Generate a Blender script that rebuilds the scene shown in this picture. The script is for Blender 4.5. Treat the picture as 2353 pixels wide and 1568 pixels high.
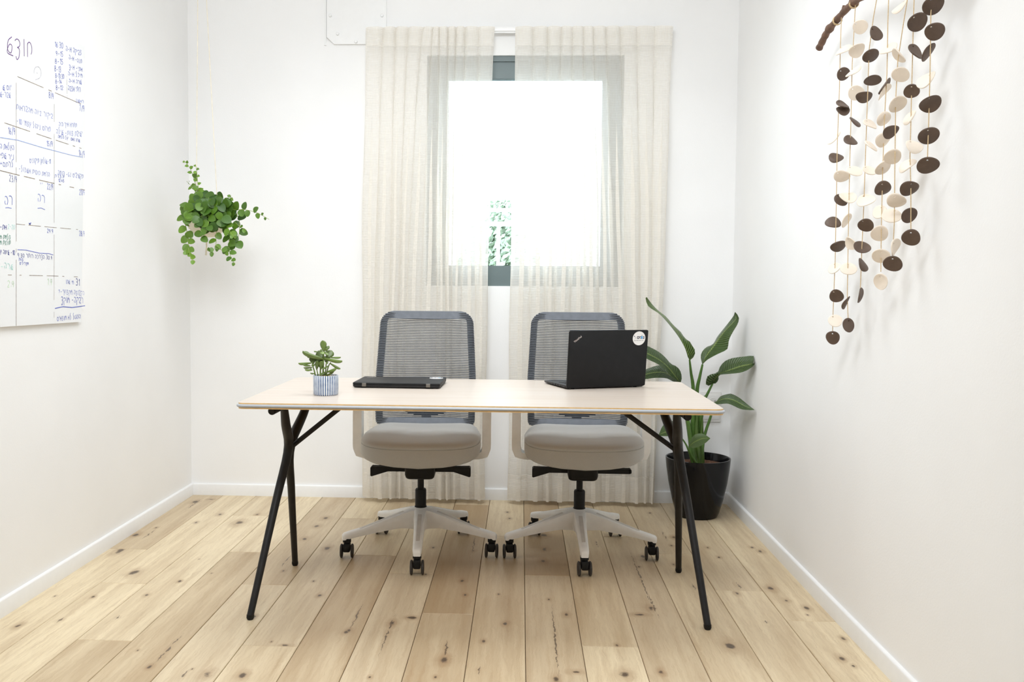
import bpy, bmesh, math, random
from mathutils import Vector, Matrix, Euler

# ------------------------------------------------------------------ clean, camera, world, lights
for o in list(bpy.data.objects):
    bpy.data.objects.remove(o)
S = bpy.context.scene
COL = S.collection
PI = math.pi
sin, cos = math.sin, math.cos
random.seed(7)

# the photographer's camera, solved from the plank seams and the room's corners
IW, IH = 2353.0, 1568.0
FOC, YAW, PITCH, ROLL, OX, OY = 2050.0, -0.03938637, -0.05088031, 0.00794997, -60.72, -27.99
CAM = Vector((0, 0, 1.13))
FWD = Vector((sin(YAW) * cos(PITCH), cos(YAW) * cos(PITCH), sin(PITCH)))
_r = Vector((cos(YAW), -sin(YAW), 0)); _u = _r.cross(FWD)
RIGHT = _r * cos(ROLL) + _u * sin(ROLL)
UP = -_r * sin(ROLL) + _u * cos(ROLL)
cam = bpy.data.cameras.new('camera'); camo = bpy.data.objects.new('camera', cam); COL.objects.link(camo)
camo.matrix_world = Matrix(((RIGHT.x, UP.x, -FWD.x, CAM.x), (RIGHT.y, UP.y, -FWD.y, CAM.y), (RIGHT.z, UP.z, -FWD.z, CAM.z), (0, 0, 0, 1)))
cam.sensor_width = 36; cam.sensor_fit = 'HORIZONTAL'; cam.lens = FOC / IW * 36
cam.shift_x = -OX / IW; cam.shift_y = OY / IW
cam.clip_start = 0.05; cam.clip_end = 200
S.camera = camo

world = bpy.data.worlds.new('world'); S.world = world; world.use_nodes = True
bg = world.node_tree.nodes['Background']
bg.inputs['Color'].default_value = (0.74, 0.88, 1.0, 1); bg.inputs['Strength'].default_value = 5.5

def area(name, loc, rot, sx, sy, power, color):
    l = bpy.data.lights.new(name, 'AREA'); l.shape = 'RECTANGLE'; l.size = sx; l.size_y = sy
    l.energy = power; l.color = color
    o = bpy.data.objects.new(name, l); COL.objects.link(o); o.location = loc; o.rotation_euler = rot
    return o
# unseen fill lights added: one shining down, one up onto the ceiling
top_fill = area('overhead_fill', (-0.33, 3.30, 2.95), (0, 0, 0), 1.7, 1.0, 20, (0.905, 0.955, 1.0)); top_fill.data.spread = math.radians(125)
area('ceiling_bounce_fill', (-0.33, 0.4, 2.62), (PI, 0, 0), 2.0, 1.2, 24, (0.90, 0.95, 1.0))
# another added, unseen fill light near the ceiling, tilted towards the back wall
back_fill = area('back_wall_fill', (-0.38, 1.25, 2.92), (math.radians(58), 0, 0), 1.4, 0.9, 32, (0.905, 0.955, 1.0)); back_fill.data.spread = math.radians(130)

S.view_settings.view_transform = 'Standard'; S.view_settings.look = 'None'
S.view_settings.gamma = 1.0; S.view_settings.use_curve_mapping = False
S.view_settings.exposure = 0.09
S.cycles.use_denoising = True
S.cycles.max_bounces = 12; S.cycles.diffuse_bounces = 7; S.cycles.transparent_max_bounces = 24
S.cycles.sample_clamp_indirect = 6.0

def ray(x, y):
    return FWD + RIGHT * ((x - IW / 2 - OX) / FOC) - UP * ((y - IH / 2 - OY) / FOC)
def at(x, y, Y):                      # the point at depth Y that the photograph shows at (x, y)
    d = ray(x, y); return CAM + d * (Y / d.y)
def onx(x, y, X):
    d = ray(x, y); return CAM + d * ((X - CAM.x) / d.x)
def onz(x, y, Z):
    d = ray(x, y); return CAM + d * ((Z - CAM.z) / d.z)

# ------------------------------------------------------------------ helpers
def props(o, label=None, cat=None, group=None, kind=None):
    if label: o['label'] = label
    if cat: o['category'] = cat
    if group: o['group'] = group
    if kind: o['kind'] = kind
    return o
def empty(name, loc=(0, 0, 0), rz=0.0):
    o = bpy.data.objects.new(name, None); COL.objects.link(o); o.location = loc; o.rotation_euler = (0, 0, rz)
    o.empty_display_size = 0.1
    return o
def link(name, me, parent=None, smooth=None):
    o = bpy.data.objects.new(name, me); COL.objects.link(o)
    if parent: o.parent = parent
    return o
def mesh(name, V, F, mats, parent=None, smooth=True, mi=None, angle=40):
    me = bpy.data.meshes.new(name); me.from_pydata([tuple(v) for v in V], [], F)
    if not isinstance(mats, (list, tuple)): mats = [mats]
    for m in mats: me.materials.append(m)
    if mi: me.polygons.foreach_set('material_index', mi)
    bm = bmesh.new(); bm.from_mesh(me); bmesh.ops.recalc_face_normals(bm, faces=bm.faces); bm.to_mesh(me); bm.free()
    if smooth:
        me.polygons.foreach_set('use_smooth', [True] * len(me.polygons))
        me.set_sharp_from_angle(angle=math.radians(angle))
    me.update()
    return link(name, me, parent)
class MB:
    def __init__(s): s.V = []; s.F = []; s.M = []
    def add(s, V, F, m=0):
        n = len(s.V); s.V += [Vector(v) for v in V]; s.F += [tuple(i + n for i in f) for f in F]; s.M += [m] * len(F)
    def box(s, a, b, m=0, bev=0.0, T=None):
        x0, y0, z0 = a; x1, y1, z1 = b
        if bev <= 0:
            V = [(x0, y0, z0), (x1, y0, z0), (x1, y1, z0), (x0, y1, z0), (x0, y0, z1), (x1, y0, z1), (x1, y1, z1), (x0, y1, z1)]
            F = [(3, 2, 1, 0), (4, 5, 6, 7), (0, 1, 5, 4), (1, 2, 6, 5), (2, 3, 7, 6), (3, 0, 4, 7)]
            if T: V = [T @ Vector(v) for v in V]
            s.add(V, F, m); return
        bm = bmesh.new(); bmesh.ops.create_cube(bm, size=1)
        for v in bm.verts:
            v.co = Vector(((x0 + x1) / 2 + v.co.x * (x1 - x0), (y0 + y1) / 2 + v.co.y * (y1 - y0), (z0 + z1) / 2 + v.co.z * (z1 - z0)))
        bmesh.ops.bevel(bm, geom=bm.edges, offset=bev, segments=2, affect='EDGES', profile=0.5)
        bm.verts.index_update()
        V = [v.co.copy() for v in bm.verts]; F = [tuple(v.index for v in f.verts) for f in bm.faces]; bm.free()
        if T: V = [T @ v for v in V]
        s.add(V, F, m)
    def tube(s, P, R, n=10, m=0, cap=True, flat=1.0, upv=None):
        P = [Vector(p) for p in P]
        if not isinstance(R, (list, tuple)): R = [R] * len(P)
        N = len(P); V = []; prev = None
        for i in range(N):
            t = (P[min(i + 1, N - 1)] - P[max(i - 1, 0)]).normalized()
            if prev is None:
                a = Vector(upv) if upv else (Vector((0, 0, 1)) if abs(t.z) < 0.9 else Vector((1, 0, 0)))
                b = t.cross(a).normalized()
            else:
                b = (prev - t * prev.dot(t)).normalized()
            c = b.cross(t); prev = b
            for k in range(n):
                th = 2 * PI * k / n
                V.append(P[i] + (b * cos(th) + c * sin(th) * flat) * R[i])
        F = []
        for i in range(N - 1):
            for k in range(n):
                F.append((i * n + k, i * n + (k + 1) % n, (i + 1) * n + (k + 1) % n, (i + 1) * n + k))
        if cap: F.append(tuple(range(n))[::-1]); F.append(tuple((N - 1) * n + k for k in range(n)))
        s.add(V, F, m)
    def lathe(s, prof, n=32, c=(0, 0, 0), m=0, capb=True, capt=True, axis='z'):
        V = []; F = []
        for (r, z) in prof:
            for k in range(n):
                th = 2 * PI * k / n
                p = (r * cos(th), r * sin(th), z)
                if axis == 'y': p = (p[0], p[2], p[1])
                if axis == 'x': p = (p[2], p[0], p[1])
                V.append((c[0] + p[0], c[1] + p[1], c[2] + p[2]))
        for i in range(len(prof) - 1):
            for k in range(n):
                F.append((i * n + k, i * n + (k + 1) % n, (i + 1) * n + (k + 1) % n, (i + 1) * n + k))
        if capb: F.append(tuple(range(n))[::-1])
        if capt: F.append(tuple((len(prof) - 1) * n + k for k in range(n)))
        s.add(V, F, m)
    def loft(s, rings, m=0, cap=True):
        n = len(rings[0]); V = [p for r in rings for p in r]; F = []
        for i in range(len(rings) - 1):
            for k in range(n):
                F.append((i * n + k, i * n + (k + 1) % n, (i + 1) * n + (k + 1) % n, (i + 1) * n + k))
        if cap: F.append(tuple(range(n))[::-1]); F.append(tuple((len(rings) - 1) * n + k for k in range(n)))
        s.add(V, F, m)
    def build(s, name, mats, parent=None, smooth=True, angle=40):
        return mesh(name, s.V, s.F, mats, parent, smooth, s.M, angle)
def rrect(x0, y0, x1, y1, r, seg=6):   # rounded rectangle outline
    out = []
    for (cx, cy, a0) in ((x1 - r, y1 - r, 0), (x0 + r, y1 - r, 90), (x0 + r, y0 + r, 180), (x1 - r, y0 + r, 270)):
        for k in range(seg + 1):
            a = math.radians(a0 + 90 * k / seg); out.append((cx + r * cos(a), cy + r * sin(a)))
    return out
def resample(P, n):
    P = [Vector(p) for p in P]; L = [0.0]
    for i in range(1, len(P)): L.append(L[-1] + (P[i] - P[i - 1]).length)
    out = []
    for k in range(n):
        t = L[-1] * k / (n - 1); i = 1
        while i < len(P) - 1 and L[i] < t: i += 1
        d = L[i] - L[i - 1]; f = 0 if d == 0 else (t - L[i - 1]) / d
        out.append(P[i - 1].lerp(P[i], f))
    return out
def smoothpath(P, n):                  # Catmull-Rom through P
    P = [Vector(p) for p in P]; Q = [P[0] * 2 - P[1]] + P + [P[-1] * 2 - P[-2]]; out = []
    seg = len(P) - 1
    for k in range(n):
        t = seg * k / (n - 1); i = min(int(t), seg - 1); f = t - i
        a, b, c, d = Q[i], Q[i + 1], Q[i + 2], Q[i + 3]
        out.append(0.5 * ((2 * b) + (c - a) * f + (2 * a - 5 * b + 4 * c - d) * f * f + (3 * b - a - 3 * c + d) * f ** 3))
    return out

# ------------------------------------------------------------------ materials
def lin(r, g, b):
    f = lambda c: (c / 255 / 12.92) if c / 255 <= 0.04045 else ((c / 255 + 0.055) / 1.055) ** 2.4
    return (f(r), f(g), f(b), 1)
class NT:
    def __init__(s, name):
        s.m = bpy.data.materials.new(name); s.m.use_nodes = True; s.t = s.m.node_tree
        s.t.nodes.clear(); s.out = s.n('ShaderNodeOutputMaterial')
    def n(s, typ, **kw):
        nd = s.t.nodes.new(typ)
        for k, v in kw.items():
            if k.startswith('i_'):
                key = k[2:]; key = int(key) if key.isdigit() else key
                nd.inputs[key].default_value = v
            else: setattr(nd, k, v)
        return nd
    def l(s, a, b): s.t.links.new(a, b)
    def val(s, x, sock):
        if hasattr(x, 'is_output'): s.l(x, sock)
        else: sock.default_value = x
    def math(s, op, a, b=0.0, c=0.0, clamp=False):
        nd = s.n('ShaderNodeMath', operation=op, use_clamp=clamp)
        s.val(a, nd.inputs[0]); s.val(b, nd.inputs[1]); s.val(c, nd.inputs[2]); return nd.outputs[0]
    def mix(s, f, a, b, mode='MIX'):
        nd = s.n('ShaderNodeMix', data_type='RGBA', blend_type=mode)
        s.val(f, nd.inputs[0]); s.val(a, nd.inputs[6]); s.val(b, nd.inputs[7]); return nd.outputs[2]
    def sstep(s, x, a, b, lo=0.0, hi=1.0):
        nd = s.n('ShaderNodeMapRange', interpolation_type='SMOOTHSTEP')
        s.val(x, nd.inputs[0])
        for i, v in enumerate((a, b, lo, hi)): s.val(v, nd.inputs[i + 1])
        return nd.outputs[0]
def pmat(name, col, rough=0.5, metal=0.0, noise=0.06, nscale=40.0, bump=0.0, bscale=200.0, coat=0.0, tint=False, sheen=0.0, stretch=None, spec=0.5):
    N = NT(name); p = N.n('ShaderNodeBsdfPrincipled'); N.l(p.outputs[0], N.out.inputs[0])
    tc = N.n('ShaderNodeTexCoord'); co = tc.outputs['Object']
    if stretch:
        mp = N.n('ShaderNodeMapping'); mp.inputs['Scale'].default_value = stretch; N.l(co, mp.inputs[0]); co = mp.outputs[0]
    nz = N.n('ShaderNodeTexNoise', i_Scale=nscale, i_Detail=4.0); N.l(co, nz.inputs['Vector'])
    c = col if len(col) == 4 else (*col, 1)
    k = N.sstep(nz.outputs[0], 0.25, 0.75, 1 - noise, 1 + noise)
    cc = N.n('ShaderNodeVectorMath', operation='SCALE'); cc.inputs[0].default_value = c[:3]; N.l(k, cc.inputs['Scale'])
    colr = cc.outputs[0]
    if tint:
        oi = N.n('ShaderNodeObjectInfo'); colr = N.mix(1.0, colr, oi.outputs['Color'], 'MULTIPLY')
    N.l(colr, p.inputs['Base Color'])
    p.inputs['Roughness'].default_value = rough; p.inputs['Metallic'].default_value = metal
    p.inputs['Coat Weight'].default_value = coat; p.inputs['Sheen Weight'].default_value = sheen
    p.inputs['Specular IOR Level'].default_value = spec
    if bump:
        n2 = N.n('ShaderNodeTexNoise', i_Scale=bscale, i_Detail=3.0); N.l(co, n2.inputs['Vector'])
        b = N.n('ShaderNodeBump', i_Strength=bump, i_Distance=0.002); N.l(n2.outputs[0], b.inputs['Height']); N.l(b.outputs[0], p.inputs['Normal'])
    return N.m

M_wall = pmat('wall_paint', (0.90, 0.898, 0.895), 0.75, noise=0.012, nscale=3, bump=0.12, bscale=160, spec=0.25)
M_ceil = pmat('ceiling_paint', (0.88, 0.875, 0.87), 0.8, noise=0.01, nscale=3)
M_base = pmat('white_trim_paint', (0.86, 0.86, 0.855), 0.35, noise=0.01)
M_alu = pmat('grey_window_aluminium', lin(104, 117, 118), 0.45, noise=0.03, nscale=8)
M_black = pmat('black_powder_coat', (0.010, 0.009, 0.009), 0.45, noise=0.2, bump=0.05, bscale=800, spec=0.28)
M_plastic = pmat('black_plastic', (0.008, 0.008, 0.008), 0.5, noise=0.2, spec=0.25)
M_tyre = pmat('caster_tyre', (0.035, 0.030, 0.026), 0.6, noise=0.15)
M_shell = pmat('light_grey_plastic', lin(239, 238, 235), 0.45, noise=0.03, nscale=30, bump=0.06, bscale=900)
M_inlay = pmat('grey_inlay', lin(208, 203, 196), 0.6, noise=0.05)
M_seat = pmat('grey_seat_fabric', lin(178, 178, 175), 0.75, noise=0.05, nscale=500, bump=0.25, bscale=1600, sheen=0.5)
M_cord = pmat('grey_mesh_cord', lin(92, 96, 102), 0.6, noise=0.08)
M_backframe = pmat('dark_grey_frame', lin(116, 121, 129), 0.55, noise=0.08)
M_edge = pmat('grey_edge_band', lin(168, 172, 178), 0.35, noise=0.02)
M_ply = pmat('ply_edge', lin(222, 184, 128), 0.5, noise=0.08, nscale=60)
M_lap = pmat('laptop_black', (0.011, 0.011, 0.0115), 0.5, noise=0.1, bump=0.03, bscale=1500, spec=0.22)
M_lapside = pmat('laptop_side', (0.016, 0.016, 0.017), 0.45, noise=0.1, spec=0.3)
M_hinge = pmat('hinge_metal', lin(120, 115, 108), 0.45, metal=0.6, noise=0.1)
M_sticker = pmat('sticker_white', lin(236, 234, 231), 0.5, noise=0.01)
M_navy = pmat('sticker_navy', lin(38, 36, 70), 0.5)
M_sky = pmat('sticker_sky_blue', lin(72, 165, 225), 0.5)
M_greyink = pmat('sticker_grey_ink', lin(150, 150, 152), 0.5)
M_silver = pmat('logo_silver', lin(205, 196, 190), 0.35, metal=0.3)
M_red = pmat('logo_red', lin(200, 30, 30), 0.4)
M_screen = pmat('screen_dark', (0.01, 0.01, 0.012), 0.2)
M_pot = pmat('glossy_black_pot', (0.005, 0.005, 0.006), 0.12, noise=0.1, spec=0.28)
M_soil = pmat('brown_soil', lin(98, 66, 46), 0.9, noise=0.6, nscale=90, bump=0.8, bscale=150)
M_pebble = pmat('pale_gravel', lin(196, 168, 130), 0.8, noise=0.4, nscale=300, bump=0.6, bscale=500)
M_stem = pmat('green_stem', lin(78, 112, 48), 0.45, noise=0.15, nscale=20)
M_sheath = pmat('stem_sheath', lin(74, 100, 40), 0.45, noise=0.35, nscale=14, stretch=(6, 6, 1))
M_vine = pmat('vine_stem', lin(140, 160, 70), 0.5, noise=0.15)
M_jade_stem = pmat('jade_stem', lin(98, 122, 48), 0.5, noise=0.2)
M_macrame = pmat('cream_pot', lin(238, 228, 208), 0.8, noise=0.05, bump=0.2)
M_string = pmat('twine', lin(206, 180, 140), 0.85, noise=0.2, nscale=600)
M_cream_cord = pmat('cream_cord', lin(240, 230, 208), 0.85, noise=0.1)
M_branch = pmat('driftwood', lin(112, 84, 68), 0.75, noise=0.35, nscale=30, bump=0.6, bscale=120, stretch=(1, 1, 1))
M_dark_clay = pmat('dark_brown_clay', lin(92, 74, 62), 0.55, noise=0.12, nscale=40, bump=0.15, bscale=300)
M_cream_clay = pmat('cream_clay', lin(235, 222, 206), 0.6, noise=0.03, nscale=40, bump=0.1, bscale=300)
M_board = pmat('whiteboard_gloss', (0.84, 0.85, 0.86), 0.22, noise=0.006, nscale=3)
M_tape = pmat('grid_tape', lin(150, 135, 122), 0.6, noise=0.4, nscale=60)
M_plate = pmat('panel_white', (0.87, 0.87, 0.865), 0.4, noise=0.008)
M_outlet = pmat('outlet_white', (0.80, 0.79, 0.77), 0.35, noise=0.01)
M_hole = pmat('outlet_hole', (0.03, 0.03, 0.03), 0.6)
M_rail = pmat('white_track', (0.9, 0.9, 0.9), 0.35, noise=0.01)
M_fence = pmat('white_fence_paint', (0.8, 0.8, 0.8), 0.5, noise=0.03)
M_bark = pmat('bark', lin(110, 90, 70), 0.9, noise=0.3, nscale=12)
M_facade = pmat('pale_facade', (0.75, 0.74, 0.72), 0.9, noise=0.04, nscale=1)
M_facwin = pmat('facade_window', lin(150, 170, 190), 0.3)
M_ground = pmat('paving', (0.45, 0.42, 0.38), 0.9, noise=0.2, nscale=4)
M_treeleaf = pmat('tree_leaf', lin(186, 198, 176), 0.6, noise=0.2, tint=True)
M_leafv = pmat('vine_leaf', lin(112, 150, 52), 0.42, noise=0.12, nscale=8, tint=True)
M_leafj = pmat('jade_leaf', lin(100, 121, 58), 0.4, noise=0.1, nscale=6, tint=True)

def ink(name, rgb): return pmat(name, lin(*rgb), 0.6, noise=0.25, nscale=200)
INK = {'blue': ink('ink_blue', (72, 90, 190)), 'purple': ink('ink_purple', (112, 72, 140)), 'navy': ink('ink_navy', (56, 62, 150)),
       'faint': ink('ink_faint', (200, 198, 206)), 'teal': ink('ink_teal', (176, 222, 214)), 'green': ink('ink_green', (70, 140, 120)),
       'pale': ink('ink_pale_green', (202, 226, 196)), 'sky': ink('ink_light_blue', (150, 172, 226)), 'light': ink('ink_blue_worn', (118, 132, 206))}

def glass_mat():
    N = NT('window_glass'); tr = N.n('ShaderNodeBsdfTransparent'); tr.inputs[0].default_value = (0.96, 0.98, 0.98, 1)
    gl = N.n('ShaderNodeBsdfGlossy'); gl.inputs['Roughness'].default_value = 0.02
    lw = N.n('ShaderNodeLayerWeight', i_Blend=0.12); mx = N.n('ShaderNodeMixShader')
    N.l(lw.outputs['Fresnel'], mx.inputs[0]); N.l(tr.outputs[0], mx.inputs[1]); N.l(gl.outputs[0], mx.inputs[2]); N.l(mx.outputs[0], N.out.inputs[0])
    return N.m
M_glass = glass_mat()

def fabric(name, see):
    N = NT(name); tc = N.n('ShaderNodeTexCoord')
    wv = N.n('ShaderNodeTexWave', bands_direction='Z', i_Scale=38.0, i_Distortion=0.6, i_Detail=1.0); N.l(tc.outputs['Object'], wv.inputs['Vector'])
    nz = N.n('ShaderNodeTexNoise', i_Scale=60.0, i_Detail=3.0)
    mp = N.n('ShaderNodeMapping'); mp.inputs['Scale'].default_value = (6, 6, 0.4); N.l(tc.outputs['Object'], mp.inputs[0]); N.l(mp.outputs[0], nz.inputs['Vector'])
    bp = N.n('ShaderNodeBump', i_Strength=0.25, i_Distance=0.002); N.l(wv.outputs['Fac'], bp.inputs['Height'])
    col = N.mix(N.sstep(nz.outputs[0], 0.3, 0.7), (0.91, 0.875, 0.81, 1), (0.95, 0.925, 0.875, 1))
    df = N.n('ShaderNodeBsdfDiffuse'); tl = N.n('ShaderNodeBsdfTranslucent'); tp = N.n('ShaderNodeBsdfTransparent')
    for b in (df, tl): N.l(col, b.inputs['Color']); N.l(bp.outputs[0], b.inputs['Normal'])
    m1 = N.n('ShaderNodeMixShader'); m1.inputs[0].default_value = 0.30; N.l(df.outputs[0], m1.inputs[1]); N.l(tl.outputs[0], m1.inputs[2])
    lw = N.n('ShaderNodeLayerWeight', i_Blend=0.5)
    op = N.math('MULTIPLY_ADD', wv.outputs['Fac'], 0.10, 0.0)
    fac = N.math('SUBTRACT', N.math('SUBTRACT', see, op), N.math('MULTIPLY', lw.outputs['Facing'], see * 0.7), clamp=True)
    m2 = N.n('ShaderNodeMixShader'); N.l(fac, m2.inputs[0]); N.l(m1.outputs[0], m2.inputs[1]); N.l(tp.outputs[0], m2.inputs[2]); N.l(m2.outputs[0], N.out.inputs[0])
    return N.m
M_sheer = fabric('sheer_curtain_fabric', 0.44)
M_hem = fabric('doubled_curtain_fabric', 0.16)

def big_leaf_mat():
    N = NT('paradise_leaf'); p = N.n('ShaderNodeBsdfPrincipled'); N.l(p.outputs[0], N.out.inputs[0])
    uv = N.n('ShaderNodeUVMap'); sp = N.n('ShaderNodeSeparateXYZ'); N.l(uv.outputs[0], sp.inputs[0])
    d = N.math('ABSOLUTE', N.math('SUBTRACT', sp.outputs[0], 0.5))
    rib = N.sstep(d, 0.02, 0.055, 1, 0)
    ph = N.math('MULTIPLY', N.math('SUBTRACT', sp.outputs[1], N.math('MULTIPLY', d, 0.28)), 170.0)
    vein = N.math('SINE', ph)
    nz = N.n('ShaderNodeTexNoise', i_Scale=14.0, i_Detail=3.0)
    oi = N.n('ShaderNodeObjectInfo')
    base = N.mix(1.0, (0.058, 0.100, 0.024, 1), oi.outputs['Color'], 'MULTIPLY')
    base = N.mix(N.math('MULTIPLY', N.sstep(nz.outputs[0], 0.3, 0.7), 0.35), base, (0.06, 0.10, 0.05, 1))
    base = N.mix(N.math('MULTIPLY', N.sstep(vein, 0.3, 1.0), 0.22), base, (0.14, 0.20, 0.08, 1))
    base = N.mix(N.math('MULTIPLY', rib, 0.75), base, (0.26, 0.34, 0.10, 1))
    N.l(base, p.inputs['Base Color']); p.inputs['Roughness'].default_value = 0.34
    bp = N.n('ShaderNodeBump', i_Strength=0.5, i_Distance=0.004); N.l(vein, bp.inputs['Height']); N.l(bp.outputs[0], p.inputs['Normal'])
    return N.m
M_leafb = big_leaf_mat()

def desk_mat():
    N = NT('pale_oak_veneer'); p = N.n('ShaderNodeBsdfPrincipled'); N.l(p.outputs[0], N.out.inputs[0])
    tc = N.n('ShaderNodeTexCoord'); mp = N.n('ShaderNodeMapping'); mp.inputs['Scale'].default_value = (1.6, 34, 34); N.l(tc.outputs['Object'], mp.inputs[0])
    nz = N.n('ShaderNodeTexNoise', i_Scale=1.0, i_Detail=7.0, i_Roughness=0.6, i_Distortion=0.4); N.l(mp.outputs[0], nz.inputs['Vector'])
    mp2 = N.n('ShaderNodeMapping'); mp2.inputs['Scale'].default_value = (9, 320, 320); N.l(tc.outputs['Object'], mp2.inputs[0])
    n2 = N.n('ShaderNodeTexNoise', i_Scale=1.0, i_Detail=3.0); N.l(mp2.outputs[0], n2.inputs['Vector'])
    c = N.mix(N.sstep(nz.outputs[0], 0.3, 0.72), lin(196, 182, 168), lin(204, 193, 182))
    c = N.mix(N.math('MULTIPLY', N.sstep(n2.outputs[0], 0.55, 0.75), 0.22), c, lin(188, 162, 134))
    N.l(c, p.inputs['Base Color']); p.inputs['Roughness'].default_value = 0.33; p.inputs['Specular IOR Level'].default_value = 0.55
    return N.m
M_desk = desk_mat()

KN, CN = 6, 2
def plank_mat():
    N = NT('oak_plank'); p = N.n('ShaderNodeBsdfPrincipled'); N.l(p.outputs[0], N.out.inputs[0])
    tc = N.n('ShaderNodeTexCoord'); oi = N.n('ShaderNodeObjectInfo'); sp = N.n('ShaderNodeSeparateXYZ'); N.l(tc.outputs['Object'], sp.inputs[0])
    px, py = sp.outputs[0], sp.outputs[1]
    wob = N.n('ShaderNodeTexNoise', i_Scale=26.0, i_Detail=5.0, i_Roughness=0.65); N.l(tc.outputs['Object'], wob.inputs['Vector'])
    w0 = N.math('SUBTRACT', wob.outputs[0], 0.5)
    dark = None; halo = None; push = None
    for i in range(KN):
        a = N.n('ShaderNodeAttribute', attribute_type='OBJECT', attribute_name='knot%d' % i)
        s = N.n('ShaderNodeSeparateXYZ'); N.l(a.outputs['Vector'], s.inputs[0])
        size = N.math('MAXIMUM', N.math('ABSOLUTE', s.outputs[2]), 0.0001)
        flat = N.math('LESS_THAN', s.outputs[2], 0.0)
        on = N.math('GREATER_THAN', N.math('ABSOLUTE', s.outputs[2]), 0.0005)
        asp = N.math('MULTIPLY_ADD', flat, 1.1, 0.55)
        dx = N.math('SUBTRACT', px, s.outputs[0]); dy = N.math('MULTIPLY', N.math('SUBTRACT', py, s.outputs[1]), asp)
        d = N.math('DIVIDE', N.math('SQRT', N.math('ADD', N.math('MULTIPLY', dx, dx), N.math('MULTIPLY', dy, dy))), size)
        d = N.math('ADD', d, N.math('MULTIPLY', w0, 2.4))
        k = N.math('MULTIPLY', N.sstep(d, 0.35, 1.1, 1, 0), on)
        h = N.math('MULTIPLY', N.sstep(d, 0.6, 3.4, 1, 0), on)
        pu = N.math('MULTIPLY', N.math('MULTIPLY', h, dx), 1.0)
        dark = k if dark is None else N.math('MAXIMUM', dark, k)
        halo = h if halo is None else N.math('MAXIMUM', halo, h)
        push = pu if push is None else N.math('ADD', push, pu)
    for i in range(CN):
        a = N.n('ShaderNodeAttribute', attribute_type='OBJECT', attribute_name='crack%d' % i)
        s = N.n('ShaderNodeSeparateXYZ'); N.l(a.outputs['Vector'], s.inputs[0])
        on = N.math('GREATER_THAN', s.outputs[2], 0.001)
        dx = N.math('ADD', N.math('SUBTRACT', px, s.outputs[0]), N.math('MULTIPLY', w0, 0.025))
        v = N.math('DIVIDE', N.math('ABSOLUTE', N.math('SUBTRACT', py, s.outputs[1])), N.math('MAXIMUM', s.outputs[2], 0.001))
        wd = N.math('MULTIPLY', N.math('SUBTRACT', 1.0, v, clamp=True), 0.0042)
        brk = N.n('ShaderNodeTexNoise', i_Scale=30.0); N.l(tc.outputs['Object'], brk.inputs['Vector'])
        wd = N.math('MAXIMUM', N.math('MULTIPLY', wd, N.sstep(brk.outputs[0], 0.35, 0.55)), 0.00001)
        k = N.math('MULTIPLY', N.math('MULTIPLY', N.sstep(N.math('DIVIDE', N.math('ABSOLUTE', dx), wd), 0.5, 1.2, 1, 0), on), 0.85)
        h = N.math('MULTIPLY', N.math('MULTIPLY', N.sstep(N.math('ABSOLUTE', dx), 0.0, 0.02, 0.6, 0), N.math('SUBTRACT', 1.0, v, clamp=True)), on)
        dark = N.math('MAXIMUM', dark, k); halo = N.math('MAXIMUM', halo, h)
    # grain
    seed = N.math('MULTIPLY', oi.outputs['Random'], 57.0)
    gx = N.math('ADD', N.math('SUBTRACT', px, N.math('MULTIPLY', push, 0.55)), N.math('MULTIPLY', w0, 0.02))
    def grain(sx, sy, det, rough=0.55):
        cb = N.n('ShaderNodeCombineXYZ'); N.l(N.math('MULTIPLY', gx, sx), cb.inputs[0]); N.l(N.math('MULTIPLY', py, sy), cb.inputs[1]); N.l(seed, cb.inputs[2])
        nz = N.n('ShaderNodeTexNoise', i_Scale=1.0, i_Detail=det, i_Roughness=rough); N.l(cb.outputs[0], nz.inputs['Vector']); return nz.outputs[0]
    g1 = grain(17, 1.1, 3.0); g2 = grain(75, 3.2, 4.0, 0.65); g3 = grain(420, 14, 2.0)
    rings = N.math('SINE', N.math('MULTIPLY', g1, 75.0))
    tint = oi.outputs['Color']
    ct = N.n('ShaderNodeSeparateColor'); N.l(tint, ct.inputs[0])
    b = N.math('MULTIPLY_ADD', ct.outputs[0], 1.25, -0.03); b = N.math('ADD', b, N.math('MULTIPLY', N.math('SUBTRACT', g1, 0.5), 1.5))       # brownness of the plank and of its broad bands
    col = N.mix(N.math('MULTIPLY', b, 1.0, clamp=True), lin(229, 212, 179), lin(172, 146, 111))
    grey = N.mix(0.5, col, lin(190, 172, 146)); col = N.mix(ct.outputs[1], col, grey)
    col = N.mix(N.math('MULTIPLY', N.sstep(g2, 0.42, 0.7), 0.26), col, lin(166, 134, 96))
    col = N.mix(N.math('MULTIPLY', N.sstep(rings, 0.35, 1.0), 0.09), col, lin(150, 116, 80))
    col = N.mix(N.math('MULTIPLY', N.sstep(g3, 0.56, 0.72), 0.22), col, lin(150, 120, 88))
    col = N.mix(N.math('MULTIPLY', halo, 0.42), col, lin(142, 106, 70))
    col = N.mix(N.math('MULTIPLY', dark, 0.88), col, lin(72, 57, 46))
    N.l(col, p.inputs['Base Color']); p.inputs['Roughness'].default_value = 0.42; p.inputs['Specular IOR Level'].default_value = 0.4
    bp = N.n('ShaderNodeBump', i_Strength=0.12, i_Distance=0.001); N.l(N.math('SUBTRACT', g2, dark), bp.inputs['Height']); N.l(bp.outputs[0], p.inputs['Normal'])
    return N.m
M_plank = plank_mat()
M_sub = pmat('dark_joint', lin(96, 74, 50), 0.9)

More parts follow.
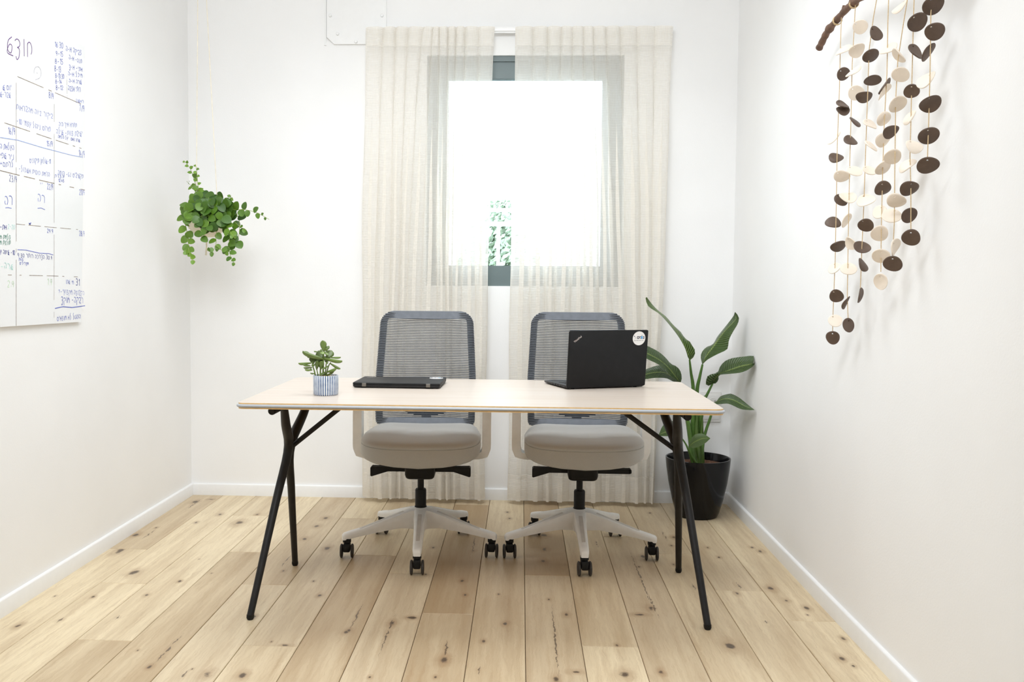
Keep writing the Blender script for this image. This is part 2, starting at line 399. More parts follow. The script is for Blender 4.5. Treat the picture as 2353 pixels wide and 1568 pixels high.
def stripe_pot_mat():
    N = NT('blue_striped_glaze'); p = N.n('ShaderNodeBsdfPrincipled'); N.l(p.outputs[0], N.out.inputs[0])
    tc = N.n('ShaderNodeTexCoord'); sp = N.n('ShaderNodeSeparateXYZ'); N.l(tc.outputs['Object'], sp.inputs[0])
    ang = N.math('ARCTAN2', sp.outputs[1], sp.outputs[0]); s = N.math('COSINE', N.math('MULTIPLY', ang, 34.0))
    nz = N.n('ShaderNodeTexNoise', i_Scale=60.0, i_Detail=3.0); N.l(tc.outputs['Object'], nz.inputs['Vector'])
    f = N.sstep(N.math('ADD', s, N.math('MULTIPLY', N.math('SUBTRACT', nz.outputs[0], 0.5), 1.2)), -0.1, 0.5)
    blue = N.mix(nz.outputs[0], lin(52, 74, 116), lin(118, 140, 172))
    N.l(N.mix(f, blue, lin(232, 234, 236)), p.inputs['Base Color']); p.inputs['Roughness'].default_value = 0.3
    return N.m
M_stripe = stripe_pot_mat()

# ------------------------------------------------------------------ the room
XL, XR, D, H, YB = -1.7346, 1.0834, 4.6164, 3.15, -4.2
T = 0.16
WX0, WX1, WZ0, WZ1 = -0.4926, 0.5133, 1.117, 2.294
def struct(name, mb, mat, smooth=False):
    o = mb.build(name, mat, None, smooth); o['kind'] = 'structure'; return o
b = MB(); b.box((XL - T, YB - T, 0), (XL, D, H)); struct('wall_left', b, M_wall)
b = MB(); b.box((XR, YB - T, 0), (XR + T, D, H)); struct('wall_right', b, M_wall)
b = MB(); b.box((XL, YB - T, 0), (XR, YB, H)); struct('wall_front', b, M_wall)
b = MB()
xs = [XL - T, WX0, WX1, XR + T]; zs = [0, WZ0, WZ1, H]; ys = [D, D + 0.2]
V = [(x, y, z) for y in ys for z in zs for x in xs]; F = []
ix = lambda j, k, i: j * 16 + k * 4 + i
for j in (0, 1):
    for k in range(3):
        for i in range(3):
            if (k, i) != (1, 1): F.append((ix(j, k, i), ix(j, k, i + 1), ix(j, k + 1, i + 1), ix(j, k + 1, i)))
for i in range(3):
    F.append((ix(0, 0, i), ix(0, 0, i + 1), ix(1, 0, i + 1), ix(1, 0, i))); F.append((ix(0, 3, i), ix(0, 3, i + 1), ix(1, 3, i + 1), ix(1, 3, i)))
for k in range(3):
    F.append((ix(0, k, 0), ix(0, k + 1, 0), ix(1, k + 1, 0), ix(1, k, 0))); F.append((ix(0, k, 3), ix(0, k + 1, 3), ix(1, k + 1, 3), ix(1, k, 3)))
F += [(ix(0, 1, 1), ix(0, 1, 2), ix(1, 1, 2), ix(1, 1, 1)), (ix(0, 2, 1), ix(0, 2, 2), ix(1, 2, 2), ix(1, 2, 1)),
      (ix(0, 1, 1), ix(0, 2, 1), ix(1, 2, 1), ix(1, 1, 1)), (ix(0, 1, 2), ix(0, 2, 2), ix(1, 2, 2), ix(1, 1, 2))]
b.add(V, F); struct('wall_back', b, M_wall)
b = MB(); b.box((XL - T, YB - T, H), (XR + T, D + 0.2, H + 0.15)); struct('ceiling', b, M_ceil)
BH, BT = 0.061, 0.013
def baseboard(name, a, c, nrm):        # profile with a small round on its top edge, swept from a to c
    a = Vector(a); c = Vector(c); nrm = Vector(nrm); prof = [(0, 0), (BT, 0), (BT, BH - 0.006), (BT - 0.002, BH - 0.002), (BT - 0.006, BH), (0, BH)]
    V = [p + nrm * d + Vector((0, 0, z)) for p in (a, c) for (d, z) in prof]; n = len(prof)
    F = [(i, (i + 1) % n, n + (i + 1) % n, n + i) for i in range(n)] + [tuple(range(n)), tuple(range(n, 2 * n))]
    m = MB(); m.add(V, F); o = m.build(name, M_base, None, True, 50); o['kind'] = 'structure'
baseboard('baseboard_left', (XL, YB, 0), (XL, D, 0), (1, 0, 0))
baseboard('baseboard_right', (XR, YB, 0), (XR, D, 0), (-1, 0, 0))
baseboard('baseboard_back', (XL + BT, D, 0), (XR - BT, D, 0), (0, -1, 0))

# floor: 16 rows of planks, every board an object of its own
fl = MB(); fl.box((XL - T, YB - T, -0.12), (XR + T, D + 0.2, -0.010)); floor = struct('floor', fl, M_sub)
P0, PW, PL, GAP, CH = 0.02455, 0.17634, 1.51, 0.0009, 0.0016
joint = {-10: 3.645, -9: 3.224, -8: 2.701, -7: 3.637, -6: 3.243, -5: 2.688, -4: 3.623, -3: 3.407, -2: 2.991, -1: 3.941, 0: 3.415, 1: 2.744, 2: 3.965, 3: 3.723, 4: 3.287, 5: 2.999}
#      row: brownness and greyness of the far, middle and near board
tone = {-10: ((.42, .5), (.12, 0), (.1, 0)), -9: ((.15, .1), (.12, 0), (.2, 0)), -8: ((.30, .2), (.10, .1), (.42, .1)), -7: ((.12, .1), (.50, .1), (.5, .1)), -6: ((.48, .4), (.22, .6), (.25, .3)),
        -5: ((.20, .1), (.36, .6), (.30, .1)), -4: ((.36, .2), (.62, .2), (.5, .1)), -3: ((.36, .3), (.38, .7), (.4, .5)), -2: ((.4, .2), (.80, .2), (.60, .4)), -1: ((.26, .2), (.58, .1), (.45, .1)),  # boards under the desk are browner still, with shade put into their tone
        0: ((.85, .4), (.46, .7), (.4, .5)), 1: ((.4, .2), (.42, .1), (.22, .1)), 2: ((.35, .3), (.42, .6), (.45, .6)), 3: ((.34, .6), (.30, .1), (.3, .1)), 4: ((.40, .6), (.22, .1), (.3, .1)), 5: ((.42, .1), (.34, 0), (.2, .1))}
marks = []
def km(c, L):
    ox = {1: 0, 2: 700, 3: 1400}[c]
    for (x, y, r) in L: marks.append((ox + x * .34, 1130 + y * .34, abs(r) * .34 / 2 * .8, r < 0))
km(1, [(1320, 70, 44), (1425, 53, -40), (1485, 155, 34), (1325, 210, 26), (1740, 155, 26), (1612, 213, 66), (920, 293, 50), (1055, 245, 22), (810, 403, 66), (905, 550, 74), (1345, 458, 12), (1215, 607, 28),
       (1430, 553, 14), (1915, 537, 26), (630, 712, 28), (990, 700, 30), (370, 708, 18), (125, 907, 44), (1012, 1185, 40), (930, 1075, 20), (1400, 1237, 70), (1638, 1245, 64), (1300, 1200, 16), (1925, 1040, -62),
       (1835, 1015, 16), (2060, 320, 40), (2200, 180, 46), (2140, 235, 44), (1720, 845, 34), (2340, 950, 40)])
km(2, [(155, 385, 52), (100, 703, 34), (60, 607, 22), (300, 940, 46), (590, 890, 56), (725, 853, -90), (440, 1255, 26), (940, 1140, 72), (885, 1255, 30), (1355, 895, 40), (1210, 1012, 36), (1085, 700, 26),
       (1140, 400, 26), (1065, 605, 34), (870, 380, 26), (820, 560, 26), (1370, 140, 24), (1385, 182, 24), (1620, 295, 52), (1620, 390, 48), (1610, 470, 50), (1650, 730, 24), (1770, 833, 40), (1700, 1270, 56),
       (1835, 1220, -90), (1310, 695, 20), (2165, 1240, 86), (2110, 1040, 34), (2265, 833, -84), (2340, 790, 50), (2260, 510, 22)])
km(3, [(435, 310, 40), (420, 365, 24), (230, 440, 44), (435, 495, 26), (350, 1220, 46), (820, 1045, 84), (665, 380, 26), (740, 445, 26), (865, 690, 32), (1090, 655, 52), (1195, 737, 30), (1335, 790, 44),
       (1340, 835, 18), (1020, 405, 36), (965, 378, 28), (1572, 1130, 48), (1580, 995, 36), (275, 145, 22), (1650, 1180, 30)])
cracks = []
def kc(c, L):
    ox = {1: 0, 2: 700, 3: 1400}[c]
    for (x0, y0, x1, y1) in L: cracks.append(((ox + x0 * .34, 1130 + y0 * .34), (ox + x1 * .34, 1130 + y1 * .34)))
kc(1, [(1390, 40, 1235, 130), (1050, 255, 960, 325), (1965, 430, 1900, 510), (430, 850, 385, 890), (815, 835, 780, 868), (1250, 950, 1015, 1190), (1300, 1200, 1180, 1288)])
kc(2, [(395, 755, 300, 950), (612, 820, 495, 1125), (1182, 1180, 1178, 1240), (1155, 300, 1130, 420), (1688, 760, 1698, 1270), (2200, 400, 2350, 790), (965, 1000, 945, 1130), (1965, 330, 1985, 380)])
kc(3, [(345, 260, 400, 340), (265, 690, 335, 865), (555, 620, 590, 670), (865, 610, 880, 660), (1045, 870, 1070, 895), (130, 400, 215, 510)])
segs = []
for row, jy in joint.items():
    x0 = P0 + row * PW; x1 = x0 + PW
    if row == -10: x0 = XL
    if row == 5: x1 = XR
    js = sorted([jy + k * PL for k in range(-6, 3)])
    js = [YB] + [j for j in js if YB + 0.1 < j < D - 0.02] + [D]
    n = len(js) - 1
    for k in range(n):
        segs.append(dict(row=row, x0=x0 + GAP, x1=x1 - GAP, y0=js[k] + GAP, y1=js[k + 1] - GAP, t=n - 1 - k, k=[], c=[]))
def seg_at(p):
    for s in segs:
        if s['x0'] - .001 <= p.x <= s['x1'] + .001 and s['y0'] - .001 <= p.y <= s['y1'] + .001: return s
for (x, y, r, flat) in marks:
    p = onz(x, y, 0); s = seg_at(p)
    if s: s['k'].append((p.x, p.y, (-1 if flat else 1) * r * p.y / FOC))
for (a, c) in cracks:
    p = onz(*a, 0); q = onz(*c, 0); m = (p + q) / 2; s = seg_at(m)
    if s: s['c'].append((m.x, m.y, abs(p.y - q.y) / 2))
for s in segs:
    cx, cy = (s['x0'] + s['x1']) / 2, (s['y0'] + s['y1']) / 2
    hx, hy = (s['x1'] - s['x0']) / 2, (s['y1'] - s['y0']) / 2
    V = [(sx * hx, sy * hy, -0.010) for sx, sy in ((-1, -1), (1, -1), (1, 1), (-1, 1))]
    V += [(sx * hx, sy * hy, -CH) for sx, sy in ((-1, -1), (1, -1), (1, 1), (-1, 1))]
    V += [(sx * (hx - CH), sy * (hy - CH), 0) for sx, sy in ((-1, -1), (1, -1), (1, 1), (-1, 1))]
    F = [(8, 9, 10, 11)] + [(i, (i + 1) % 4, 4 + (i + 1) % 4, 4 + i) for i in range(4)] + [(4 + i, 4 + (i + 1) % 4, 8 + (i + 1) % 4, 8 + i) for i in range(4)]
    o = mesh('plank', V, F, M_plank, floor, False); o.location = (cx, cy, 0)
    tb = tone[s['row']][min(s['t'], 2)]
    o.color = (tb[0] + random.uniform(-.03, .03), tb[1], 0, 1)
    for i in range(KN):
        o['knot%d' % i] = [s['k'][i][0] - cx, s['k'][i][1] - cy, s['k'][i][2]] if i < len(s['k']) else [0.0, 0.0, 0.0]
    for i in range(CN):
        o['crack%d' % i] = [s['c'][i][0] - cx, s['c'][i][1] - cy, s['c'][i][2]] if i < len(s['c']) else [0.0, 0.0, 0.0]

# window
def ring(mb, x0, z0, x1, z1, w, y0, y1, m=0):
    (l, bt, r, tp) = w
    o = [(x0, z0), (x1, z0), (x1, z1), (x0, z1)]; i = [(x0 + l, z0 + bt), (x1 - r, z0 + bt), (x1 - r, z1 - tp), (x0 + l, z1 - tp)]
    V = [(x, y, z) for y in (y0, y1) for (x, z) in o + i]
    F = []
    for k in range(4):
        n = (k + 1) % 4
        F += [(k, n, 4 + n, 4 + k), (8 + k, 8 + n, 12 + n, 12 + k), (k, n, 8 + n, 8 + k), (4 + k, 4 + n, 12 + n, 12 + k)]
    mb.add(V, F, m)
win = empty('window_1', ((WX0 + WX1) / 2, D, WZ0)); win['kind'] = 'structure'
def wpart(mb, name, mat, smooth=False):
    o = mb.build(name, mat, win, smooth); o.matrix_parent_inverse = Matrix.Translation(-win.location); return o
b = MB(); ring(b, WX0, WZ0, WX1, WZ1, (.032, .036, .030, .028), D + 0.012, D + 0.10); wpart(b, 'window_frame', M_alu)
b = MB(); ring(b, WX0 + .028, WZ0 + .034, WX1 - .026, WZ1 - .026, (.080, .070, .078, .088), D + 0.022, D + 0.075)
ring(b, WX0 + .098, WZ0 + .094, WX1 - .094, WZ1 - .104, (.012, .012, .012, .012), D + 0.030, D + 0.066); wpart(b, 'window_sash', M_alu)
b = MB(); b.box((WX0 + .10, D + .046, WZ0 + .10), (WX1 - .10, D + .052, WZ1 - .11)); wpart(b, 'window_pane', M_glass)

# outside: ground, railing, tree, far building
b = MB(); b.box((-25, D + 0.2, -0.4), (25, 60, -0.3)); g = b.build('ground', M_ground, None, False); g['kind'] = 'structure'
fy = 6.9
fence = empty('picket_railing', (0.05, fy, -0.3)); props(fence, 'white picket railing outside the window, in front of the tree', 'railing')
def fpart(mb, name): o = mb.build(name, M_fence, fence, False); o.matrix_parent_inverse = Matrix.Translation(-fence.location)
def zat(y): return at(1155, y, fy).z
for (ya, yb) in ((449, 459), (479, 487), (510, 520)):
    b = MB(); b.box((-2.2, fy - .02, zat(yb)), (2.2, fy + .02, zat(ya))); fpart(b, 'rail')
for k in range(-14, 18):
    x = at(1145, 560, fy).x + k * .114; w = .014; zt = zat(517)
    b = MB(); V = [(x - w, fy - .03, -.3), (x + w, fy - .03, -.3), (x + w, fy - .03, zt - .03), (x, fy - .03, zt), (x - w, fy - .03, zt - .03)]
    V += [(p[0], fy - .012, p[2]) for p in V]
    b.add(V, [(0, 1, 2, 3, 4), (9, 8, 7, 6, 5)] + [(i, (i + 1) % 5, 5 + (i + 1) % 5, 5 + i) for i in range(5)]); fpart(b, 'picket')
tree = empty('leafy_tree', (at(1150, 560, 9.0).x, 9.0, -.3)); props(tree, 'green leafy tree beyond the white railing outside', 'tree')
b = MB(); b.tube([(0, 0, 0), (.03, .02, .7), (-.02, 0, 1.4), (.02, 0, 1.9)], [.07, .055, .035, .01], 8); b.build('trunk', M_bark, tree)
rt = random.Random(3); V = []; F = []
def crown_leaf(c, s, rnd):
    a = Vector((rnd.gauss(0, 1), rnd.gauss(0, 1), rnd.gauss(0, 1))).normalized(); u = a.orthogonal().normalized(); w = a.cross(u)
    n = len(V); V.extend([c - u * s, c + w * s * .45, c + u * s, c - w * s * .45]); F.append((n, n + 1, n + 2, n + 3))
for i in range(9000):
    z = rt.random() ** .8; R = .75 * (1 - z) ** .6 + .06; th = rt.random() * 2 * PI; r = R * math.sqrt(rt.random())
    c = Vector((r * cos(th), r * sin(th), .35 + z * 1.9))
    if Vector((sin(c.x * 9 + c.z * 3), cos(c.y * 8 + c.z * 7), sin(c.z * 11))).length > 1.45: continue
    crown_leaf(c, rt.uniform(.03, .06), rt)
o = mesh('foliage', V, F, M_treeleaf, tree, False); o['kind'] = 'stuff'
bl = empty('far_building', (2, 26, -.3)); props(bl, 'pale building far beyond the tree with one small window', 'building')
b = MB(); b.box((-12, 0, 0), (8, 6, 9.0)); b.build('facade_wall', M_facade, bl, False)
p = at(1152, 359, 25.97)
b = MB(); b.box((-.09, -.03, -.09), (.09, .02, .09)); o = b.build('window', M_facwin, bl, False); o.location = (p.x - 2, -.02, p.z + .3)

# ------------------------------------------------------------------ curtains and track
tr = MB()
zt = at(1160, 60, D - .06).z; zb = at(1160, 73, D - .06).z
tr.box((-0.80, D - .050, zb + .006), (.745, D - .022, zt), bev=.003); tr.box((-0.80, D - .042, zb), (.745, D - .030, zb + .006))
for x in (-.7, -.1, .6): tr.box((x - .02, D - .03, zt - .02), (x + .02, D, zt + .004))
o = tr.build('curtain_track', M_rail); props(o, 'white curtain track above the window, bare in the gap between the curtains', 'curtain rail')

def curtain(label, top, bot, edges, seed):
    rnd = random.Random(seed); n = len(top) - 1; K = 12
    zs = [at(1176, y, D - .09).z for y in (58, 66, 80, 95, 103)]
    zs += [at(1176, y, D - .09).z for y in (112, 128, 150, 180, 220, 270, 330, 400, 470, 540, 610, 680, 750, 820, 900, 980, 1050, 1100)]
    zs += [.155, .148, .10, .06, .035, .022]
    amp = [rnd.uniform(.75, 1.25) for _ in range(n)]; ph = [rnd.uniform(-.25, .25) for _ in range(n)]
    ztop, zbot = zs[0], zs[-1]
    rows = []
    for z in zs:
        f = (ztop - z) / (ztop - zbot); q = max(0.0, min(1.0, (f - .045) / .35)); q = q * q * (3 - 2 * q)
        pts = []
        for i in range(n):
            wtop = at(top[i], 80, D - .09).x, at(top[i + 1], 80, D - .09).x
            wbot = at(bot[i], 1140, D - .11).x, at(bot[i + 1], 1140, D - .11).x
            e = edges(f)
            xa = wtop[0] + (wbot[0] - wtop[0]) * e; xb = wtop[1] + (wbot[1] - wtop[1]) * e
            for k in range(K):
                s = k / K
                head = .019 * (1 - abs(2 * s - 1) ** 4)
                fold = (.5 - .5 * cos(2 * PI * s)) ** .5
                A = (.034 + .026 * f) * amp[i]
                y = head * (1 - q) + A * fold * q
                x = xa + (xb - xa) * s + sin(4 * PI * s) * (xb - xa) * (-.20 - .05 * amp[i]) * q + .003 * sin(z * 7 + i * 2 + seed) * q
                pinch = max(0, 1 - abs(f - .022) / .05)
                y -= .004 * pinch * sin(2 * PI * s + i)
                if z < .05: y -= .006
                pts.append(Vector((x, D - .056 - y - .004 * q, z)))
        pts.append(Vector((xb, D - .056 - .004 * q, z)))
        rows.append(pts)
    o = empty('sheer_curtain', (rows[-1][len(rows[-1]) // 2].x, D - .09, 0)); props(o, label, 'curtain', 'cream sheer curtains at the window')
    m = len(rows[0])
    def sheet(name, r0, r1, mat, off=0.0, seam=None):
        V = [p - o.location - Vector((0, off, 0)) for r in rows[r0:r1 + 1] for p in r]
        F = [(j * m + i, j * m + i + 1, (j + 1) * m + i + 1, (j + 1) * m + i) for j in range(r1 - r0) for i in range(m - 1)]
        mesh(name, V, F, mat, o, True, None, 60)
    nz = len(zs)
    sheet('curtain_heading', 0, 4, M_hem, .002); sheet('curtain_panel', 4, nz - 6, M_sheer); sheet('curtain_hem', nz - 6, nz - 1, M_hem, .001)
    return o
curtain('cream sheer curtain behind the chair with the closed laptop', [838, 879, 908, 938, 972, 995, 1008, 1028, 1047, 1068, 1099, 1137],
        [832, 858, 890, 908, 925, 960, 1000, 1021, 1033, 1056, 1090, 1110], lambda f: min(1, f * 1.25) ** .6, 1)
curtain('cream sheer curtain behind the chair with the open laptop', [1184, 1225, 1259, 1290, 1316, 1341, 1364, 1393, 1426, 1465, 1506, 1549],
        [1172, 1211, 1247, 1268, 1306, 1345, 1379, 1415, 1448, 1474, 1492, 1503], lambda f: min(1, f * 1.05) ** .9, 5)

# white cover panel with bolts, high on the back wall
pl = empty('cover_panel', (at(820, 50, D).x, D, at(820, 60, D).z)); props(pl, 'white bolted cover panel high on the wall by the curtain heading', 'panel')
def rel(p, o): return Vector(p) - Vector(o.location)
z1 = 2.9
out = [at(752, 0, D), at(752, 87, D), at(769, 103, D), at(888, 104, D)]
pts = [(out[0].x, z1), (out[0].x, out[1].z), (out[2].x, out[2].z), (out[3].x, out[2].z), (out[3].x, z1)]
b = MB(); V = [rel((x, D, z), pl) for (x, z) in pts] + [rel((x, D - .014, z), pl) for (x, z) in pts]
b.add(V, [(4, 3, 2, 1, 0), (5, 6, 7, 8, 9)] + [(i, (i + 1) % 5, 5 + (i + 1) % 5, 5 + i) for i in range(5)]); b.build('cover_plate', M_plate, pl, False)
b = MB(); hx = at(747.5, 50, D).x; b.box(rel((hx - .004, D - .008, out[2].z - .004), pl), rel((hx + .006, D, z1), pl)); b.build('side_flange', M_plate, pl, False)
for (x, y) in ((759, 36), (878, 36), (776, 78), (818, 96)):
    p = rel(at(x, y, D - .014), pl); b = MB(); b.lathe([(.0085, 0), (.0085, -.004), (.006, -.008)], 12, (p.x, p.y, p.z), axis='y', capb=False); b.build('bolt', M_plate, pl)

# wall outlet
wo = empty('wall_outlet', at(1632, 934, D)); props(wo, 'white double wall outlet behind the tall potted plant', 'outlet')
a, c = rel(at(1608, 899, D), wo), rel(at(1655, 970, D), wo)
b = MB(); b.box((a.x, -.010, c.z), (c.x, 0, a.z), bev=.003); b.build('outlet_plate', M_outlet, wo)
for zc in (.035, -.036):
    b = MB(); b.box((-.033, -.013, zc - .031), (.045, -.009, zc + .026), bev=.002); b.build('socket_module', M_outlet, wo)
p = rel(at(1637, 923, D), wo)
b = MB(); b.lathe([(.022, -.014), (.020, -.015), (.019, -.0135), (.002, -.0131)], 24, (p.x, 0, p.z), axis='y'); b.build('socket_recess', M_outlet, wo)
for dx, dz in ((-.010, .004), (.010, .004), (0, -.009)):
    b = MB(); b.lathe([(.0026, -.0138), (.0026, -.0150)], 10, (p.x + dx, 0, p.z + dz), axis='y'); b.build('socket_hole', M_hole, wo)

# ------------------------------------------------------------------ desk
desk = empty('desk', (-.133, 3.215, 0)); props(desk, 'long desk with pale wood top, grey edge band and splayed black legs', 'desk')
DX0, DX1, DY0, DY1, DZ = -.914, .648, 2.815, 3.612, .740
def dl(p): return Vector(p) - Vector((desk.location.x, desk.location.y, 0))
def slab(name, z0, z1, ins, mat, bulge=0.0):
    b = MB(); rings = []
    for z, e in ((z0, 0), ((z0 + z1) / 2, bulge), (z1, 0)) if bulge else ((z0, 0), (z1, 0)):
        rings.append([dl((x, y, z)) for (x, y) in rrect(DX0 + ins - e, DY0 + ins - e, DX1 - ins + e, DY1 - ins + e, .028, 6)])
    if bulge:
        zz = []
        for k in range(7):
            a = PI * k / 6; e = bulge * sin(a); z = z0 + (z1 - z0) * (.5 - .5 * cos(a))
            zz.append([dl((x, y, z)) for (x, y) in rrect(DX0 + ins - e, DY0 + ins - e, DX1 - ins + e, DY1 - ins + e, .028, 6)])
        rings = zz
    b.loft(rings); o = b.build(name, mat, desk, True, 30); return o
def slab2(name, z0, z1, ins, mats, topmat):
    b = MB(); O = rrect(DX0 + ins, DY0 + ins, DX1 - ins, DY1 - ins, .026, 6); n = len(O)
    V = [dl((x, y, z)) for z in (z0, z1) for (x, y) in O]
    b.add(V, [(i, (i + 1) % n, n + (i + 1) % n, n + i) for i in range(n)], 0); b.add(V, [tuple(range(n))[::-1]], 0); b.add(V, [tuple(range(n, 2 * n))], topmat)
    return b.build(name, mats, desk, True, 30)
slab2('tabletop', DZ - .0042, DZ, .003, [M_ply, M_desk], 1)
slab('edge_band', DZ - .0152, DZ - .0042, .003, M_edge, .0055)
slab2('underside_board', DZ - .0195, DZ - .0152, .003, [M_ply, M_ply], 1)
def legset(sx, tubex, elbow, fa, fb, brace):
    zt = DZ - .0195
    b = MB(); b.tube([dl((tubex, 2.93, zt - .022)), dl((tubex, 3.47, zt - .022))], .0135, 14)
    b.tube([dl((tubex, 2.926, zt - .022)), dl((tubex, 2.931, zt - .022))], .009, 14)
    for y in (2.965, 3.40): b.box(dl((tubex - .016, y - .02, zt - .02)), dl((tubex + .016, y + .02, zt)), bev=.003)
    b.build('support_rail', M_black, desk)
    # the two crossing bent legs meet at the elbow
    for (ty, foot, dy) in ((2.985, fa, -.013), (3.385, fb, .013)):
        top = (tubex - sx * .026, ty, zt - .010)
        P = smoothpath([top, ((top[0] * .62 + elbow[0] * .38), top[1] * .62 + (elbow[1] + dy) * .38, top[2] * .6 + elbow[2] * .4), (elbow[0], elbow[1] + dy, elbow[2]),
                        (elbow[0] * .62 + foot[0] * .38, (elbow[1] + dy) * .66 + foot[1] * .34, elbow[2] * .66), (foot[0], foot[1], .012)], 20)
        R = [.0125 + .0055 * min(1, k / 7) if k < 8 else .018 - .0065 * (k - 7) / 12 for k in range(20)]
        b = MB(); b.tube([dl(p) for p in P], R, 14); leg = b.build('leg', M_black, desk)
        b = MB(); e = (P[-1] - P[-2]).normalized(); b.tube([dl(P[-1] - e * .004), dl(P[-1] + Vector((0, 0, -.006))), dl((P[-1].x, P[-1].y, 0.0))], [.0128, .0125, .0095], 14); b.build('foot_cap', M_plastic, leg)
    b = MB(); b.tube([dl(elbow), dl(brace)], .0062, 10, flat=1.5)
    b.tube([dl(Vector(elbow) + (Vector(brace) - Vector(elbow)) * .0), dl(Vector(elbow) + (Vector(brace) - Vector(elbow)) * .16)], .0088, 10); b.build('brace', M_black, desk)
legset(-1, -.827, (-.836, 3.185, .525), (-.895, 2.90, 0), (-.890, 3.474, 0), (-.615, 3.185, .705))
legset(1, .5495, (.566, 3.185, .535), (.6235, 2.905, 0), (.630, 3.485, 0), (.330, 3.185, .705))

# ------------------------------------------------------------------ chairs
def make_chair(loc, rz, label, spoke0, R, flared):
    ch = empty('office_chair', loc, rz); props(ch, label, 'chair', 'office chairs at the desk')
    # seat cushion
    def outline(s, z, dish=0.0, n=48):
        P = []
        for k in range(n):
            th = 2 * PI * k / n; c, d = cos(th), sin(th); e = .42
            e = .42 if d < 0 else .27; x = abs(c) ** e * (1 if c > 0 else -1); y = abs(d) ** e * (1 if d > 0 else -1)
            hw = .243 if y < 0 else .243 - .028 * y
            px = x * hw * s; py = -.012 + y * (.245 if y < 0 else .235) * s
            py -= .012 * (1 - x * x) if y < 0 else 0
            zz = z - dish * (1 - x * x) * .028 - (.010 * max(0, -y - .3) * (1 if z > .44 else 0))
            P.append((px + .009, py, zz + (.006 * (x * x) if z > .47 else 0)))
        return P
    b = MB(); b.loft([outline(.80, .428, 1), outline(.93, .427, 1), outline(.975, .434, 1), outline(1.0, .45, 1), outline(1.0, .478, .3), outline(.995, .484, .1)])
    b.build('seat', M_seat, ch, True, 60)
    b = MB(); b.loft([outline(.99, .4845, .1), outline(1.0, .489, .05), outline(.985, .497), outline(.94, .505), outline(.86, .510), outline(.6, .512), outline(.3, .512)]); b.build('seat_pad', M_seat, ch, True, 70)
    b = MB(); b.loft([outline(.35, .412, 1.0), outline(.62, .413, 1), outline(.82, .420, 1), outline(.94, .428, 1), outline(.945, .432, 1)]); b.build('seat_shell', M_plastic, ch, True, 60)
    b = MB(); rings = []
    for z, s in ((.332, .86), (.338, .95), (.350, 1), (.392, 1.0), (.402, 1.08)):
        rings.append([(x + .006, y - .06, z) for (x, y) in rrect(-.061 * s, -.085 * s, .061 * s, .105 * s, .018, 4)])
    b.loft(rings); b.build('mechanism', M_plastic, ch, True, 40)
    for sx in (-1, 1):
        fl = flared or sx < 0
        x0, x1, x2 = .06, .135 if fl else .19, .206 if fl else .200
        z0 = .374; b = MB()
        prof = [(x0, .374, .354), (x1, .374, .354), (x2 - .005, .374, .334 if fl else .356), (x2, .370, .337 if fl else .359)]
        rings = []
        for (x, zt, zb) in prof:
            w = .014 if x < x1 + .001 else .020
            rings.append([(sx * x + .006, -.075 + yy, zz) for (yy, zz) in ((-w, zb), (w, zb), (w, zt), (-w, zt))])
        b.loft(rings); b.build('lever', M_plastic, ch, False)
    b = MB(); b.lathe([(.0135, .25), (.0135, .335)], 16); b.build('gas_lift', M_plastic, ch)
    b = MB(); b.lathe([(.026, .165), (.0255, .190), (.0235, .192), (.0235, .258), (.021, .264), (.014, .264)], 24); b.build('lift_sleeve', M_plastic, ch)
    # base with five arms
    b = MB(); b.lathe([(.030, .095), (.044, .10), (.046, .150), (.042, .176), (.030, .186), (.024, .187)], 30); base = b.build('base', M_shell, ch)
    for k in range(5):
        th = math.radians(spoke0 + 72 * k); T = Matrix.Rotation(th, 4, 'Z')
        rings = []
        for (r, w, zb, zt, wb) in ((.02, .032, .098, .184, .026), (.05, .0265, .102, .180, .022), (.09, .0235, .106, .168, .019), (.16, .0215, .100, .146, .017), (.25, .0195, .088, .118, .016), (R - .006, .0185, .079, .106, .016), (R + .012, .0165, .075, .101, .015), (R + .019, .012, .075, .095, .012)):
            rings.append([T @ Vector(p) for p in ((r, -wb, zb), (r, wb, zb), (r, w, zb + (zt - zb) * .55), (r, w * .86, zt - .004), (r, w * .55, zt), (r, -w * .55, zt), (r, -w * .86, zt - .004), (r, -w, zb + (zt - zb) * .55))])
        b = MB(); b.loft(rings); sp = b.build('base_arm', M_shell, base, True, 50)
        b = MB(); rings = [[T @ Vector(p) for p in ((r, -w, z - .002), (r, w, z - .002), (r, w, z + .0008), (r, -w, z + .0008))] for (r, w, z) in ((.075, .0075, .1725), (.09, .0085, .168), (.16, .0082, .146), (.25, .0075, .118), (R - .035, .0065, .110))]
        b.loft(rings); b.build('inlay_strip', M_inlay, base, False)
    for k in range(5):
        th = math.radians(spoke0 + 72 * k); c = empty('caster'); c.parent = ch; c.location = (R * cos(th), R * sin(th), 0)
        c.rotation_euler = (0, 0, -rz + math.radians([4, -3, 6, -8, 5][k]))
        b = MB(); b.lathe([(.010, .05), (.010, .062), (.017, .064), (.017, .080)], 14); b.box((-.0145, -.026, .026), (.0145, .018, .062), bev=.006); b.build('caster_fork', M_plastic, c)
        for sx in (-1, 1):
            b = MB(); x0 = sx * .0155
            b.lathe([(.012, 0), (.024, sx * .001), (.0285, sx * .004), (.0285, sx * .009), (.024, sx * .0115), (.01, sx * .0125)], 24, (x0, -.004, .0285), axis='x', capb=True, capt=True)
            b.build('wheel', M_tyre, c, True, 40)
